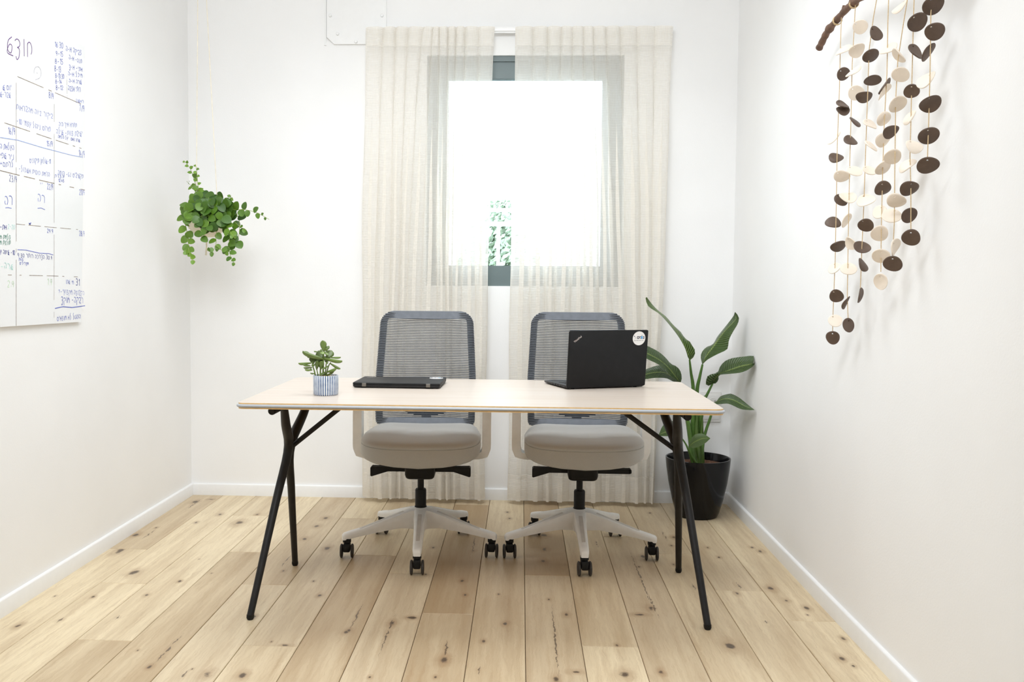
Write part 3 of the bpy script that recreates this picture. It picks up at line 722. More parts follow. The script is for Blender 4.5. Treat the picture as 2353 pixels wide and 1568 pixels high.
    # mesh back
    def half(z):
        t = (z - .497) / (1.003 - .497)
        w = .2205 + .0035 * sin(min(1, t / .42) * PI / 2) - max(0, t - .42) / .58 * .016
        if z > .945: w -= .062 * (1 - math.sqrt(max(0, 1 - ((z - .945) / .058) ** 2)))
        if z < .52: w -= .016 * (1 - math.sqrt(max(0, 1 - ((.52 - z) / .023) ** 2)))
        return w
    def by(z): t = (z - .497) / .506; return .235 + .06 * t + .035 * max(0, t - .25) * t + (-.018 * math.exp(-((z - .62) / .10) ** 2))
    XC = .0
    b = MB(); z = .502; cords = 0
    while z < 1.0015:
        w = half(z); P = []; nseg = 16
        for k in range(nseg + 1):
            s = -1 + 2 * k / nseg; x = w * s
            sag = .030 * (1 - s * s)
            zz = z - .010 * (1 - s * s) * max(0, (z - .80) / .2) + .006 * (1 - s * s) * max(0, (.60 - z) / .1)
            P.append((XC + x, by(z) + sag - .003, zz))
        P = [(P[0][0] + .004, P[0][1] + .018, P[0][2])] + P + [(P[-1][0] - .004, P[-1][1] + .018, P[-1][2])]
        b.tube(P, .0024, 5, cap=False); z += .0076; cords += 1
    o = b.build('mesh_cords', M_cord, ch, True, 80); o['kind'] = 'stuff'
    # frame behind the cords: a band that follows the outline
    n = 40; rim = []
    zl = [.497 + .0248 * (1 - cos(PI / 2 * k / 8)) for k in range(8)] + [.522 + (.945 - .522) * k / 12 for k in range(12)] + [.945 + .0575 * sin(PI / 2 * k / 12) for k in range(13)]
    path = [(-half(z), z) for z in zl] + [(half(z), z) for z in reversed(zl)]
    V = []; F = []
    cz = .75
    for (x, z) in path:
        iw = .030; sgn = 1 if x > 0 else -1
        xi = sgn * max(0, min(abs(x), half(z)) - iw); zi = min(max(z, .527), .967)
        if z > .967 or z < .527: xi = sgn * max(0, min(abs(x), half(zi) - iw))
        for dy in (.004, .018): V.append((XC + x * .995, by(z) + dy, z))
        for dy in (.004, .018):
            s = xi / max(.01, half(zi)); V.append((XC + xi, by(zi) + dy + .030 * (1 - s * s) * .55, zi))
    m = len(path)
    for k in range(m):
        j = (k + 1) % m
        F += [(4 * k, 4 * j, 4 * j + 2, 4 * k + 2), (4 * k + 1, 4 * k + 3, 4 * j + 3, 4 * j + 1), (4 * k, 4 * k + 1, 4 * j + 1, 4 * j), (4 * k + 2, 4 * j + 2, 4 * j + 3, 4 * k + 3)]
    mesh('back_frame', V, F, M_backframe, ch, True, None, 50)
    # lumbar pad, stepped lower edge
    b = MB(); P = [(-.13, .63), (.13, .63), (.13, .570), (.105, .562), (.105, .556), (.082, .551), (.082, .545), (.055, .541), (.055, .536), (.030, .533), (-.030, .533), (-.055, .536), (-.055, .541), (-.082, .545), (-.082, .551), (-.105, .556), (-.105, .562), (-.13, .570)]
    yb = by(.60) + .036
    V = [(x + XC, yb - .3 * x * x * 4, z) for (x, z) in P] + [(x + XC, yb + .012 - .3 * x * x * 4, z) for (x, z) in P]; n = len(P)
    b.add(V, [tuple(range(n)), tuple(range(n, 2 * n))[::-1]] + [(i, (i + 1) % n, n + (i + 1) % n, n + i) for i in range(n)]); b.build('lumbar_pad', M_plastic, ch, False)
    b = MB(); b.tube(smoothpath([(0, .04, .385), (0, .20, .39), (0, .285, .43), (0, .30, .56), (0, .305, .63)], 14), .022, 10, flat=.5, upv=(0, 1, 0)); b.build('back_support', M_plastic, ch)
    # arm rests
    for sx in (-1, 1):
        arm = empty('armrest'); arm.parent = ch; arm.location = (.004, .03, 0)
        rings = []
        for (x, y, z, hw, hd) in ((.165, .0, .408, .020, .03), (.215, .0, .402, .015, .034), (.245, .0, .405, .014, .036), (.263, .0, .411, .018, .036), (.271, .0, .432, .0185, .035), (.272, .0, .45, .0185, .035), (.272, .0, .55, .0185, .034), (.272, .0, .69, .0175, .030)):
            nx, nz = (1, 0) if z > .43 else ((.75, .66) if z > .41 else (.25, .97))
            rings.append([(sx * (x + a * hw * nx), y + d * hd, z - a * hw * nz * .9) for (a, d) in ((-1, -1), (1, -1), (1, 1), (-1, 1))])
        b = MB(); b.loft(rings); b.build('arm_post', M_shell, arm, True, 35)
        b = MB(); b.box((sx * .286 - .004, -.012, .565), (sx * .286 + .005, .012, .588), bev=.002); b.build('height_button', M_shell, arm)
        b = MB(); rings = [[(sx * .272 + x, y + .02, z) for (x, y) in rrect(-.042 * s, -.12 * s, .042 * s, .12 * s, .03 * s, 5)] for (z, s) in ((.684, .9), (.688, 1), (.698, 1), (.702, .93))]
        b.loft(rings); b.build('arm_pad', M_plastic, arm, True, 50)
    return ch
make_chair((-.4145, 3.71, 0), math.radians(1.8), 'light grey swivel chair with mesh back, behind the closed laptop', -86 - 1.8, .313, True)
make_chair((.254, 3.73, 0), math.radians(-.6), 'light grey swivel chair with mesh back, behind the open laptop', -89, .307, False)

# ------------------------------------------------------------------ laptops
def font_geo(txt, size, bold=0.0, ext=0.0002, align='CENTER'):
    c = bpy.data.curves.new('lettering', 'FONT'); c.body = txt; c.size = size; c.align_x = align; c.align_y = 'CENTER'; c.extrude = ext; c.offset = bold; c.resolution_u = 2
    o = bpy.data.objects.new('lettering', c); COL.objects.link(o)
    me = bpy.data.meshes.new_from_object(o.evaluated_get(bpy.context.evaluated_depsgraph_get())); bpy.data.objects.remove(o)
    V = [v.co.copy() for v in me.vertices]; F = [tuple(p.vertices) for p in me.polygons]; bpy.data.meshes.remove(me); return V, F
def sticker(parent, M, r):            # round white sticker: word, pencil-like blue letter, dot, grey lines and a line of small print
    b = MB(); b.lathe([(r, 0), (r, .0004)], 48, m=0)
    def txt(t, x, y, size, m, bold=.0):
        V, F = font_geo(t, size, bold); b.add([v + Vector((x * r, y * r, .0006)) for v in V], F, m)
    txt('\u05d2', .73, .12, r * .58, 1, .0005); txt('\u05dd\u05d9\u05e0', .045, .12, r * .58, 1, .0005)
    for x in (.36, .50): b.box((x * r - r * .055, -.07 * r, .0004), (x * r + r * .06, .32 * r, .0009), 2)
    b.box((.39 * r, .36 * r, .0004), (.47 * r, .47 * r, .0009), 1)
    b.lathe([(.07 * r, .0004), (.07 * r, .0009)], 12, (-.74 * r, .30 * r, 0), 1)
    for k in range(3): b.box((-.66 * r, (.16 - k * .1) * r, .0004), (-.46 * r, (.19 - k * .1) * r, .0007), 3)
    x = -.75; rr = random.Random(4)
    while x < .72:
        w = rr.uniform(.03, .055); b.box((x * r, -.34 * r, .0004), ((x + w) * r, -.27 * r + (.03 * r if rr.random() < .3 else 0), .0007), 3); x += w + (.07 if rr.random() < .25 else .02)
    st = b.build('sticker', [M_sticker, M_navy, M_sky, M_greyink], parent, False); st.matrix_local = M; return st
def maker_logo(parent, M):
    V, F = font_geo('ThinkPad', .0128, .00015); b = MB(); b.add(V, F, 0)
    b.box((-.0118, .0042, 0), (-.0104, .0058, .0003), 1)
    o = b.build('lettering', [M_silver, M_red], parent, False); o.matrix_local = M
LW, LD = .325, .222
# closed one: origin at the middle of its hinge edge, y towards its front
cl = empty('closed_laptop', (-.4575, 3.262, DZ), math.radians(-1.4)); props(cl, 'closed black laptop lying flat on the desk next to the striped pot', 'laptop')
def body(mb, z0, z1, r, taper=0.0):
    mb.loft([[(x, y, z) for (x, y) in rrect(-LW / 2 + i, 0 + i, LW / 2 - i, LD - i, r, 4)] for (z, i) in ((z0, .004 + taper), (z0 + .003, .0005 + taper * .3), (z1, 0))])
b = MB(); body(b, .002, .0115, .006, .001); b.build('laptop_base', M_lapside, cl, True, 40)
b = MB(); b.loft([[(x, y, z) for (x, y) in rrect(-LW / 2 + i, -.001 + i, LW / 2 - i, LD - i, .006, 4)] for (z, i) in ((.0125, 0), (.0185, 0), (.0200, .0015))]); lid = b.build('laptop_lid', M_lap, cl, True, 40)
b = MB(); b.box((-LW / 2 + .006, .004, .0112), (LW / 2 - .006, LD - .004, .0128)); b.build('lid_gasket', M_plastic, cl, False)
for x in (-.119, .119):
    b = MB(); b.box((x - .008, -.0035, .0055), (x + .008, .012, .0188), bev=.0015); b.build('hinge', M_hinge, cl)
for x in (-.13, .13):
    for y in (.02, LD - .02): b = MB(); b.lathe([(.007, 0), (.007, .0025)], 12, (x, y, 0)); b.build('rubber_foot', M_plastic, cl)
for (y, w) in ((.05, .012), (.09, .014), (.135, .008), (.165, .012)):
    b = MB(); b.box((LW / 2 - .001, y, .0045), (LW / 2 + .0006, y + w, .0090)); b.build('port', M_hole, cl, False)
sticker(lid, Matrix.Translation((LW / 2 - .036, LD - .031, .0200)), .0265)
maker_logo(lid, Matrix.Translation((-LW / 2 + .0345, LD - .034, .0203)) @ Matrix.Rotation(math.radians(38), 4, 'Z') @ Matrix.Scale(.75, 4))
# open one
ol = empty('open_laptop', (.172 + .325 / 2 * .9337, 3.290 + .325 / 2 * .357, DZ), math.atan2(.357, .9337)); props(ol, 'open black laptop on the desk with its lid and round sticker towards us', 'laptop')
b = MB()
b.loft([[(x, y, z * (1 - .25 * y / LD)) for (x, y) in rrect(-LW / 2 + i, i, LW / 2 - i, LD - i, .006, 4)] for (z, i) in ((.003, .006), (.007, .001), (.0145, 0))]); b.build('laptop_base', M_lapside, ol, True, 40)
top = lambda y: .0145 * (1 - .25 * y / LD)
for r in range(6):
    for k in range(14):
        x = -.135 + k * .0195; y = .035 + r * .0175
        b = MB(); b.box((x, y, top(y) - .001), (x + .0165, y + .0145, top(y) + .0012)); b.build('key', M_lap, ol, False)
b = MB(); b.box((-.05, .155, top(.155) - .001), (.05, .205, top(.18) + .0004)); b.build('touchpad', M_lapside, ol, False)
for (y, w) in ((.018, .010), (.060, .013), (.085, .010), (.108, .010), (.132, .011)):
    b = MB(); b.box((-LW / 2 - .0006, y, .0055), (-LW / 2 + .001, y + w, .0105)); b.build('port', M_hole, ol, False)
for x in (-.13, .13):
    for y in (.02, LD - .02): b = MB(); b.lathe([(.007, 0), (.007, .0035)], 12, (x, y, 0)); b.build('rubber_foot', M_plastic, ol)
LH = .2145                            # lid: local y runs up it, local z faces away from the screen
b = MB(); b.loft([[(x, y, z) for (x, y) in rrect(-LW / 2 + i, i, LW / 2 - i, LH - i, .006, 5)] for (z, i) in ((-.0045, .0015), (-.0030, 0), (.0015, 0), (.0030, .0015))]); lid = b.build('laptop_lid', M_lap, ol, True, 40)
lid.location = (0, .003, .006); lid.rotation_euler = (math.radians(95.5), 0, 0)
b = MB(); b.box((-LW / 2 + .008, .012, -.0049), (LW / 2 - .008, LH - .009, -.0044)); b.build('screen', M_screen, lid, False)
sticker(lid, Matrix.Translation((LW / 2 - .0385, LH - .0315, .0030)), .0265)
maker_logo(lid, Matrix.Translation((-LW / 2 + .0345, LH - .032, .0033)) @ Matrix.Rotation(math.radians(38), 4, 'Z') @ Matrix.Scale(.75, 4))

# ------------------------------------------------------------------ leaves
def unit_leaf(name, prof, curl=.12, fold=.10, thick=0.0, rows=10):
    V = []; F = []; cols = (-1, -.55, 0, .55, 1)
    for j in range(rows + 1):
        t = j / rows; w = .5 * prof(t)
        for c in cols: V.append((w * c, t, -curl * t * t + fold * abs(c) * w * 1.2 - .05 * w * c * c))
    m = len(cols)
    for j in range(rows):
        for i in range(m - 1): F.append((j * m + i, j * m + i + 1, (j + 1) * m + i + 1, (j + 1) * m + i))
    me = bpy.data.meshes.new(name); me.from_pydata(V, [], F)
    bm = bmesh.new(); bm.from_mesh(me); bmesh.ops.remove_doubles(bm, verts=bm.verts, dist=1e-5)
    if thick: 
        bmesh.ops.recalc_face_normals(bm, faces=bm.faces)
        bmesh.ops.solidify(bm, geom=bm.faces[:], thickness=thick)
    bm.to_mesh(me); bm.free(); me.polygons.foreach_set('use_smooth', [True] * len(me.polygons)); return me
heart = unit_leaf('leaf', lambda t: (max(0, sin(PI * min(1, .02 + .98 * t ** .78))) ** .55) if t < .999 else 0, .12, .14)
slim = unit_leaf('leaf', lambda t: sin(PI * t ** .8) ** .9 if t < 1 else 0, .18, .2)
spoon = unit_leaf('leaf', lambda t: (.22 + .78 * max(0, sin(PI * min(1, t ** 1.5))) ** .75) * (1 if t < .97 else .45) if t < 1 else .12, .08, -.10, .10)
heart.materials.append(M_leafv); slim.materials.append(M_leafv); spoon.materials.append(M_leafj)
def put_leaf(me, parent, base, tip, w, face, color):
    y = Vector(tip) - Vector(base); L = y.length; y.normalize()
    z = Vector(face); z = (z - y * z.dot(y)).normalized(); x = y.cross(z)
    o = link('leaf', me, parent)
    M = Matrix(((x.x * w, y.x * L, z.x * L, base[0]), (x.y * w, y.y * L, z.y * L, base[1]), (x.z * w, y.z * L, z.z * L, base[2]), (0, 0, 0, 1)))
    o.matrix_local = Matrix.Translation(-Vector(parent.location)) @ M
    o.color = (*color, 1); return o

# ------------------------------------------------------------------ jade plant in the striped pot
pc = (-.673, 3.055)
jp = empty('succulent', (pc[0], pc[1], DZ)); props(jp, 'small jade succulent in a blue and white striped pot on the desk', 'plant')
R0 = .0425; n = 272
prof = [(.0395, .0), (.0415, .002), (.0425, .005), (.0430, .040), (.0430, .0665), (.0420, .0685), (.0395, .0685), (.0385, .064), (.037, .05)]
b = MB(); V = []; F = []
for (r, z) in prof:
    for k in range(n):
        th = 2 * PI * k / n; q = r + (.0007 * cos(34 * th) if .004 < z < .067 and r > .0415 else 0); V.append((q * cos(th), q * sin(th), z))
for i in range(len(prof) - 1):
    for k in range(n): F.append((i * n + k, i * n + (k + 1) % n, (i + 1) * n + (k + 1) % n, (i + 1) * n + k))
F.append(tuple(range(n))[::-1]); b.add(V, F); b.build('flower_pot', M_stripe, jp)
b = MB(); b.lathe([(.0392, -.0), (.0405, .003)], 40, (0, 0, 0)); b.build('foot_ring', pmat('unglazed_clay', lin(140, 96, 70), .8), jp)
def gravel(name, r, z, mat, parent, amp, seed, n=26, crown=.004):
    rr = random.Random(seed); V = [(0, 0, z + crown)]; F = []
    for j in range(1, 8):
        for k in range(n):
            th = 2 * PI * k / n; q = r * j / 7; V.append((q * cos(th), q * sin(th), z + crown * (1 - (j / 7) ** 2) + rr.uniform(-amp, amp) * (j < 7)))
    for k in range(n): F.append((0, 1 + k, 1 + (k + 1) % n))
    for j in range(6):
        for k in range(n): a = 1 + j * n; F.append((a + k, a + (k + 1) % n, a + n + (k + 1) % n, a + n + k))
    return mesh(name, V, F, mat, parent, True, None, 80)
gravel('gravel', .0385, .0615, M_pebble, jp, .0018, 2)
JY = pc[1]
J = lambda x, y, dy=0.0: at(670 + x / 10.45, 770 + y / 10.45, JY + dy)
rj = random.Random(11)
for (P, r) in (([(760, 990), (758, 800), (766, 560), (770, 395)], .0032), ([(690, 980), (692, 850), (690, 740)], .003), ([(830, 985), (860, 840), (900, 720), (940, 660)], .0024),
               ([(570, 980), (545, 860), (505, 740), (490, 640)], .0026), ([(640, 985), (620, 900), (600, 800)], .0022), ([(800, 985), (820, 850), (840, 600), (880, 520)], .0024)):
    b = MB(); dy = rj.uniform(-.006, .010); b.tube([J(x, y, dy) - jp.location for (x, y) in smoothpath([(x, y, 0) for x, y in P], 8) and [(v.x, v.y) for v in smoothpath([(x, y, 0) for x, y in P], 8)]], [r * (1 - .05 * k) for k in range(8)], 8)
    b.build('stem', M_jade_stem, jp)
jl = [(772, 395, 735, 132, 118, .00, 1), (760, 560, 280, 350, 78, -.012, .95), (782, 548, 1212, 585, 62, -.012, 1.1), (940, 532, 1185, 508, 34, .012, 1.15), (935, 675, 1178, 786, 48, -.010, 1.0),
      (835, 880, 1058, 778, 92, -.012, .95), (820, 975, 995, 848, 40, -.010, .85), (720, 600, 632, 372, 150, .014, .62), (850, 560, 960, 366, 150, .012, .72), (700, 790, 640, 500, 150, .008, .62), (820, 650, 880, 500, 130, .014, .66),
      (520, 700, 490, 500, 120, .004, .7), (600, 840, 600, 628, 80, -.008, .82), (700, 830, 712, 640, 96, -.012, .85), (470, 660, 160, 652, 54, -.006, 1.05), (460, 735, 275, 688, 62, -.010, .95), (490, 770, 282, 764, 34, .006, 1.25),
      (500, 835, 322, 815, 54, -.010, 1.1), (560, 925, 450, 905, 54, -.008, .95), (520, 520, 372, 498, 60, .006, .95), (810, 880, 685, 940, 76, -.014, .8), (890, 730, 725, 795, 44, -.012, 1.0), (770, 395, 720, 450, 90, -.012, 1.2),
      (790, 395, 890, 470, 62, -.010, 1.1), (800, 370, 902, 258, 60, .010, .8), (730, 400, 690, 345, 50, .008, .9), (620, 400, 532, 375, 32, .010, 1.1), (830, 400, 830, 325, 64, -.006, 1.25), (440, 470, 300, 380, 80, .010, .8),
      (860, 340, 810, 280, 60, .004, .8), (470, 800, 440, 860, 50, -.004, .9), (560, 700, 480, 740, 60, -.010, .85), (880, 650, 830, 680, 44, -.010, 1.05)]
for (x0, y0, x1, y1, w, dy, br) in jl:
    a = J(x0, y0, dy * .4); c = J(x1, y1, dy * 1.4)
    up = abs(y1 - y0) > abs(x1 - x0)
    f = Vector((rj.uniform(-.3, .3), -1.0 if up else -.5, .25 if up else 1.0))
    br *= rj.uniform(.92, 1.08); put_leaf(spoon, jp, a, c, w / 10.45 / FOC * JY * 1.38, f, (br, br, br * rj.uniform(.85, 1.05)))

# ------------------------------------------------------------------ tall plant in the black pot
PY, PX = 4.37, .874
bp = empty('potted_plant', (PX, PY, 0)); props(bp, 'tall broad-leaved green plant in a glossy black pot in the room corner', 'plant')
b = MB(); b.lathe([(.090, 0), (.097, .002), (.106, .02), (.124, .085), (.142, .17), (.152, .24), (.156, .283), (.1555, .288), (.150, .2885), (.147, .283), (.142, .24), (.138, .22)], 64, capt=False); b.build('plant_pot', M_pot, bp)
o = gravel('soil', .1415, .250, M_soil, bp, .006, 5, 40, .012); 
def B1(x, y, Y): return at(1470 + x / 5.6, 670 + y / 5.6, Y)
def B2(x, y, Y): return at(1440 + x / 2.8, 660 + y / 2.8, Y)
def big_leaf(fn, Lp, Mp, Rp, Y0, Y1, eL, eR, tint, N=20):
    # midrib depth runs from Y0 (base) to Y1 (tip); the two edges lie eL / eR nearer (-) or further (+) at mid length
    rs = lambda P: [(v.x, v.y) for v in resample(smoothpath([(x, y, 0) for x, y in P], 40), N)]
    Lq, Mq, Rq = rs(Lp), rs(Mp), rs(Rp); V = []; F = []; UV = []
    for j in range(N):
        t = j / (N - 1); Y = Y0 + (Y1 - Y0) * t; s = sin(PI * min(1, max(0, t))) ** .8
        for i, u in enumerate((0, .25, .5, .75, 1)):
            if i < 2: q = 1 - u * 2; p = (Mq[j][0] + (Lq[j][0] - Mq[j][0]) * q, Mq[j][1] + (Lq[j][1] - Mq[j][1]) * q); dy = eL * s * q ** 1.5
            elif i == 2: p = Mq[j]; dy = 0
            else: q = u * 2 - 1; p = (Mq[j][0] + (Rq[j][0] - Mq[j][0]) * q, Mq[j][1] + (Rq[j][1] - Mq[j][1]) * q); dy = eR * s * q ** 1.5
            V.append(fn(p[0], p[1], Y + dy) - bp.location); UV.append((u, t))
    for j in range(N - 1):
        for i in range(4): F.append((j * 5 + i, j * 5 + i + 1, (j + 1) * 5 + i + 1, (j + 1) * 5 + i))
    o = mesh('leaf', V, F, M_leafb, bp, True, None, 80); me = o.data; uv = me.uv_layers.new(name='UVMap')
    for lp in me.loops: uv.data[lp.index].uv = UV[lp.vertex_index]
    o.color = (*tint, 1); return o
big_leaf(B1, [(642, 890), (620, 850), (590, 750), (540, 650), (460, 530), (330, 370), (240, 280), (150, 225), (95, 170), (75, 85)],
         [(643, 890), (622, 810), (575, 700), (480, 520), (345, 355), (255, 272), (160, 195), (105, 140), (84, 78)],
         [(645, 888), (690, 850), (716, 770), (670, 690), (640, 640), (575, 600), (540, 535), (430, 430), (340, 325), (255, 260), (165, 172), (92, 73)], 4.33, 4.10, -.05, .06, (1.5, 1.5, 1.0))
big_leaf(B1, [(806, 945), (785, 850), (800, 780), (860, 715), (940, 680), (1000, 580), (1080, 480), (1160, 380), (1210, 310), (1224, 267)],
         [(806, 942), (850, 840), (930, 730), (1020, 600), (1110, 490), (1200, 400), (1243, 345), (1226, 266)],
         [(808, 942), (870, 880), (1000, 808), (1120, 750), (1140, 690), (1150, 620), (1200, 520), (1255, 430), (1278, 360), (1265, 310), (1228, 265)], 4.36, 4.32, .06, -.05, (.95, 1.0, .9))
big_leaf(B1, [(935, 1190), (868, 1222), (850, 1180), (880, 1080), (1000, 1048), (1016, 1000), (1080, 910), (1180, 862), (1330, 840), (1462, 828), (1468, 880), (1455, 935)],
         [(936, 1188), (990, 1095), (1050, 1047), (1150, 1015), (1300, 965), (1400, 945), (1475, 928)],
         [(938, 1188), (985, 1180), (1018, 1120), (1024, 1078), (1160, 1062), (1300, 1045), (1400, 1005), (1470, 950), (1488, 908)], 4.38, 4.12, .05, -.06, (.8, .85, .75))
big_leaf(B1, [(940, 1432), (985, 1418), (1040, 1350), (1150, 1318), (1200, 1325), (1290, 1375), (1370, 1440), (1478, 1525)],
         [(940, 1434), (1010, 1408), (1100, 1381), (1200, 1396), (1300, 1447), (1390, 1492), (1478, 1526)],
         [(940, 1436), (985, 1453), (1050, 1450), (1130, 1445), (1200, 1470), (1300, 1515), (1400, 1528), (1478, 1528)], 4.34, 4.10, .05, -.05, (.8, .9, .75))
big_leaf(B1, [(530, 1168), (541, 1110), (525, 1030), (480, 970), (400, 930), (330, 850), (240, 775), (100, 702), (-20, 655), (-110, 640)],
         [(515, 1168), (425, 1050), (350, 962), (250, 880), (105, 802), (0, 740), (-110, 642)],
         [(505, 1166), (400, 1090), (340, 1022), (250, 946), (100, 872), (-20, 800), (-110, 644)], 4.30, 4.05, .05, -.05, (.85, .9, .95))
big_leaf(B1, [(510, 1166), (430, 1080), (350, 1002), (270, 953), (180, 966), (60, 1010), (-40, 1055), (-90, 1105)],
         [(500, 1166), (430, 1110), (340, 1050), (250, 1040), (150, 1050), (60, 1072), (-90, 1107)],
         [(495, 1168), (430, 1160), (350, 1121), (250, 1112), (150, 1118), (60, 1130), (-90, 1109)], 4.36, 4.22, .04, -.04, (.6, .68, .55))
big_leaf(B2, [(330, 930), (300, 866), (262, 866), (228, 900), (208, 946)], [(330, 935), (285, 925), (240, 938), (208, 950)], [(330, 945), (300, 958), (250, 960), (215, 958), (208, 953)], 4.26, 4.14, .03, -.03, (1.0, 1.1, .9))
big_leaf(B2, [(400, 1020), (412, 985), (440, 950), (490, 944), (537, 972)], [(400, 1024), (440, 995), (490, 975), (537, 974)], [(402, 1028), (425, 1036), (460, 1030), (505, 1005), (537, 976)], 4.26, 4.12, .03, -.04, (1.15, 1.25, .95))
def stalk(name, pts, r, mat, n=16):
    P = smoothpath(pts, n); b = MB(); b.tube([p - bp.location for p in P], [r[0] + (r[1] - r[0]) * k / (n - 1) for k in range(n)], 10, flat=.8); b.build(name, mat, bp)
stalk('leaf_stalk', [B2(440, 1135, 4.36), B2(425, 900, 4.36), B1(688, 1265, 4.36), B1(660, 1050, 4.35), B1(642, 880, 4.33)], (.017, .0052), M_stem)
stalk('leaf_stalk', [B2(455, 1135, 4.38), B2(448, 900, 4.38), B1(735, 1300, 4.38), B1(770, 1110, 4.37), B1(808, 940, 4.36)], (.018, .0060), M_stem)
stalk('leaf_stalk', [B2(470, 1135, 4.39), B2(470, 900, 4.39), B2(500, 720, 4.39), B1(850, 1360, 4.39), B1(938, 1186, 4.38)], (.018, .0058), M_stem)
stalk('leaf_stalk', [B2(475, 1135, 4.35), B2(500, 960, 4.35), B2(545, 815, 4.34), B1(900, 1440, 4.34), B1(945, 1432, 4.34)], (.011, .0035), M_stem)
stalk('leaf_stalk', [B2(430, 1135, 4.32), B2(400, 900, 4.32), B2(370, 720, 4.31), B1(530, 1180, 4.30)], (.015, .006), M_stem)
stalk('leaf_stalk', [B2(425, 1135, 4.38), B2(395, 900, 4.38), B2(360, 720, 4.37), B1(500, 1165, 4.36)], (.013, .006), M_stem)
stalk('leaf_stalk', [B2(425, 1130, 4.30), B2(385, 1020, 4.28), B2(330, 940, 4.26)], (.008, .003), M_stem)
stalk('leaf_stalk', [B2(445, 1132, 4.29), B2(415, 1080, 4.27), B2(400, 1022, 4.26)], (.008, .003), M_stem)
stalk('sheath', [B2(442, 1140, 4.345), B2(418, 1000, 4.345), B2(392, 865, 4.35)], (.026, .006), M_sheath, 10)
stalk('sheath', [B2(462, 1140, 4.350), B2(446, 960, 4.35), B2(452, 830, 4.36)], (.026, .008), M_sheath, 10)
stalk('sheath', [B2(476, 1138, 4.36), B2(480, 980, 4.36), B2(486, 850, 4.37)], (.024, .006), M_sheath, 10)

# ------------------------------------------------------------------ hanging plant by the corner
HY = 4.28
G = lambda x, y, Y=HY: at(380 + x / 5.225, 340 + y / 5.225, Y)
hc = G(500, 860)
hp = empty('hanging_plant', hc); props(hp, 'trailing green plant in a cream pot hanging on two cords near the corner', 'plant')
b = MB(); b.lathe([(.03, -.085), (.055, -.075), (.085, -.045), (.098, -.005), (.102, .045), (.1025, .052), (.098, .053), (.096, .045), (.09, .02)], 40, capt=False)
hpot = b.build('hanging_pot', M_macrame, hp)
gravel('soil', .095, .036, M_soil, hp, .004, 9, 30, .01)
topc = Vector((G(395, -600).x + .012, HY, H))
for (x, y, sx) in ((372, 600, -1), (620, 600, 1)):
    b = MB(); s = 1 if sx > 0 else -1
    p = G(x, y)
    b.tube([topc - hc, p - hc, Vector((p.x - hc.x, p.y - hc.y, .0))], .0016, 6); b.build('hanging_cord', M_cream_cord, hp)
b = MB(); b.lathe([(.004, .0), (.016, .0), (.016, -.006), (.004, -.012), (.004, -.03), (.0045, -.036)], 14, tuple(topc - hc)); b.build('ceiling_hook', M_rail, hp)
b = MB(); b.tube([G(490, 1060) - hc, G(495, 1180) - hc, G(487, 1290) - hc], [.004, .0035, .005], 7); b.build('tassel', M_cream_cord, hp)
rv = random.Random(21)
def tone_leaf(k):   # k: 0 dark green, 1 lime
    d = Vector((.25, .36, .30)); l = Vector((.92, .95, .50)); c = d.lerp(l, k); return tuple(c * rv.uniform(.88, 1.12))
def vine(pts, Y, sizes, lime, r=.0016, step=1, mesh_=None, start=0):
    P = smoothpath([(x, y, 0) for x, y in pts], 26); W = []
    for k, v in enumerate(P): W.append(G(v.x, v.y, Y[0] + (Y[1] - Y[0]) * k / 25))
    b = MB(); b.tube([w - hc for w in W], [r * (1 - .5 * k / 25) for k in range(26)], 6); b.build('vine', M_vine, hp)
    n = len(sizes)
    for i, sz in enumerate(sizes):
        k = int(start + (25 - start) * (i + .5) / n); p = W[k]; t = (W[min(25, k + 1)] - W[max(0, k - 1)]).normalized()
        side = 1 if i % 2 else -1
        dv = (t * .35 + t.cross(Vector((0, 1, 0))) * side * .8 + Vector((rv.uniform(-.2, .2), rv.uniform(-.5, .1), rv.uniform(-.5, .1)))).normalized()
        L = sz / 5.225 / FOC * HY
        put_leaf(mesh_ or heart, hp, p, p + dv * L, L * rv.uniform(.78, .95), Vector((rv.uniform(-.5, .5), -1, rv.uniform(-.1, .7))), tone_leaf(max(0, min(1, lime + rv.uniform(-.2, .2)))))
vine([(395, 560), (330, 330), (280, 220), (222, 150)], (4.26, 4.24), [85, 60, 75, 55, 50, 45, 40, 30], .75, mesh_=slim)
vine([(405, 545), (388, 420), (378, 300), (362, 195)], (4.24, 4.22), [70, 75, 45, 60, 40, 45, 40, 30], .8, mesh_=slim)
vine([(370, 540), (320, 470), (255, 400)], (4.26, 4.24), [80, 60, 55], .7, mesh_=slim)
vine([(700, 690), (820, 742), (950, 742), (1100, 780), (1245, 858)], (4.22, 4.14), [95, 110, 120, 115, 95, 95, 80, 90, 70, 40, 38], .35, .0018)
vine([(720, 700), (770, 620), (790, 575)], (4.22, 4.20), [70, 60, 55, 45], .75, mesh_=slim)
vine([(250, 660), (235, 860), (265, 1050), (278, 1200), (265, 1300)], (4.25, 4.16), [90, 95, 110, 100, 110, 105, 105, 95, 95, 85, 70, 60], .85, .0018)
vine([(278, 1200), (300, 1310), (360, 1370)], (4.17, 4.15), [70, 70, 60], .85)
vine([(520, 600), (520, 760), (520, 900), (480, 1040)], (4.18, 4.13), [90, 100, 110, 110, 105, 95, 90], .35, .0016)
vine([(610, 810), (634, 930), (608, 1050), (606, 1165), (560, 1250), (500, 1230)], (4.19, 4.12), [95, 100, 105, 90, 95, 80, 70, 60, 50], .6, .0016)
vine([(690, 840), (740, 950), (800, 1040), (838, 1090)], (4.17, 4.10), [100, 100, 95, 80, 55, 40], .75, .0016)
vine([(740, 900), (770, 1060), (765, 1200), (790, 1320), (840, 1400)], (4.20, 4.12), [110, 115, 110, 120, 110, 85, 75, 60, 45], .3, .0018)
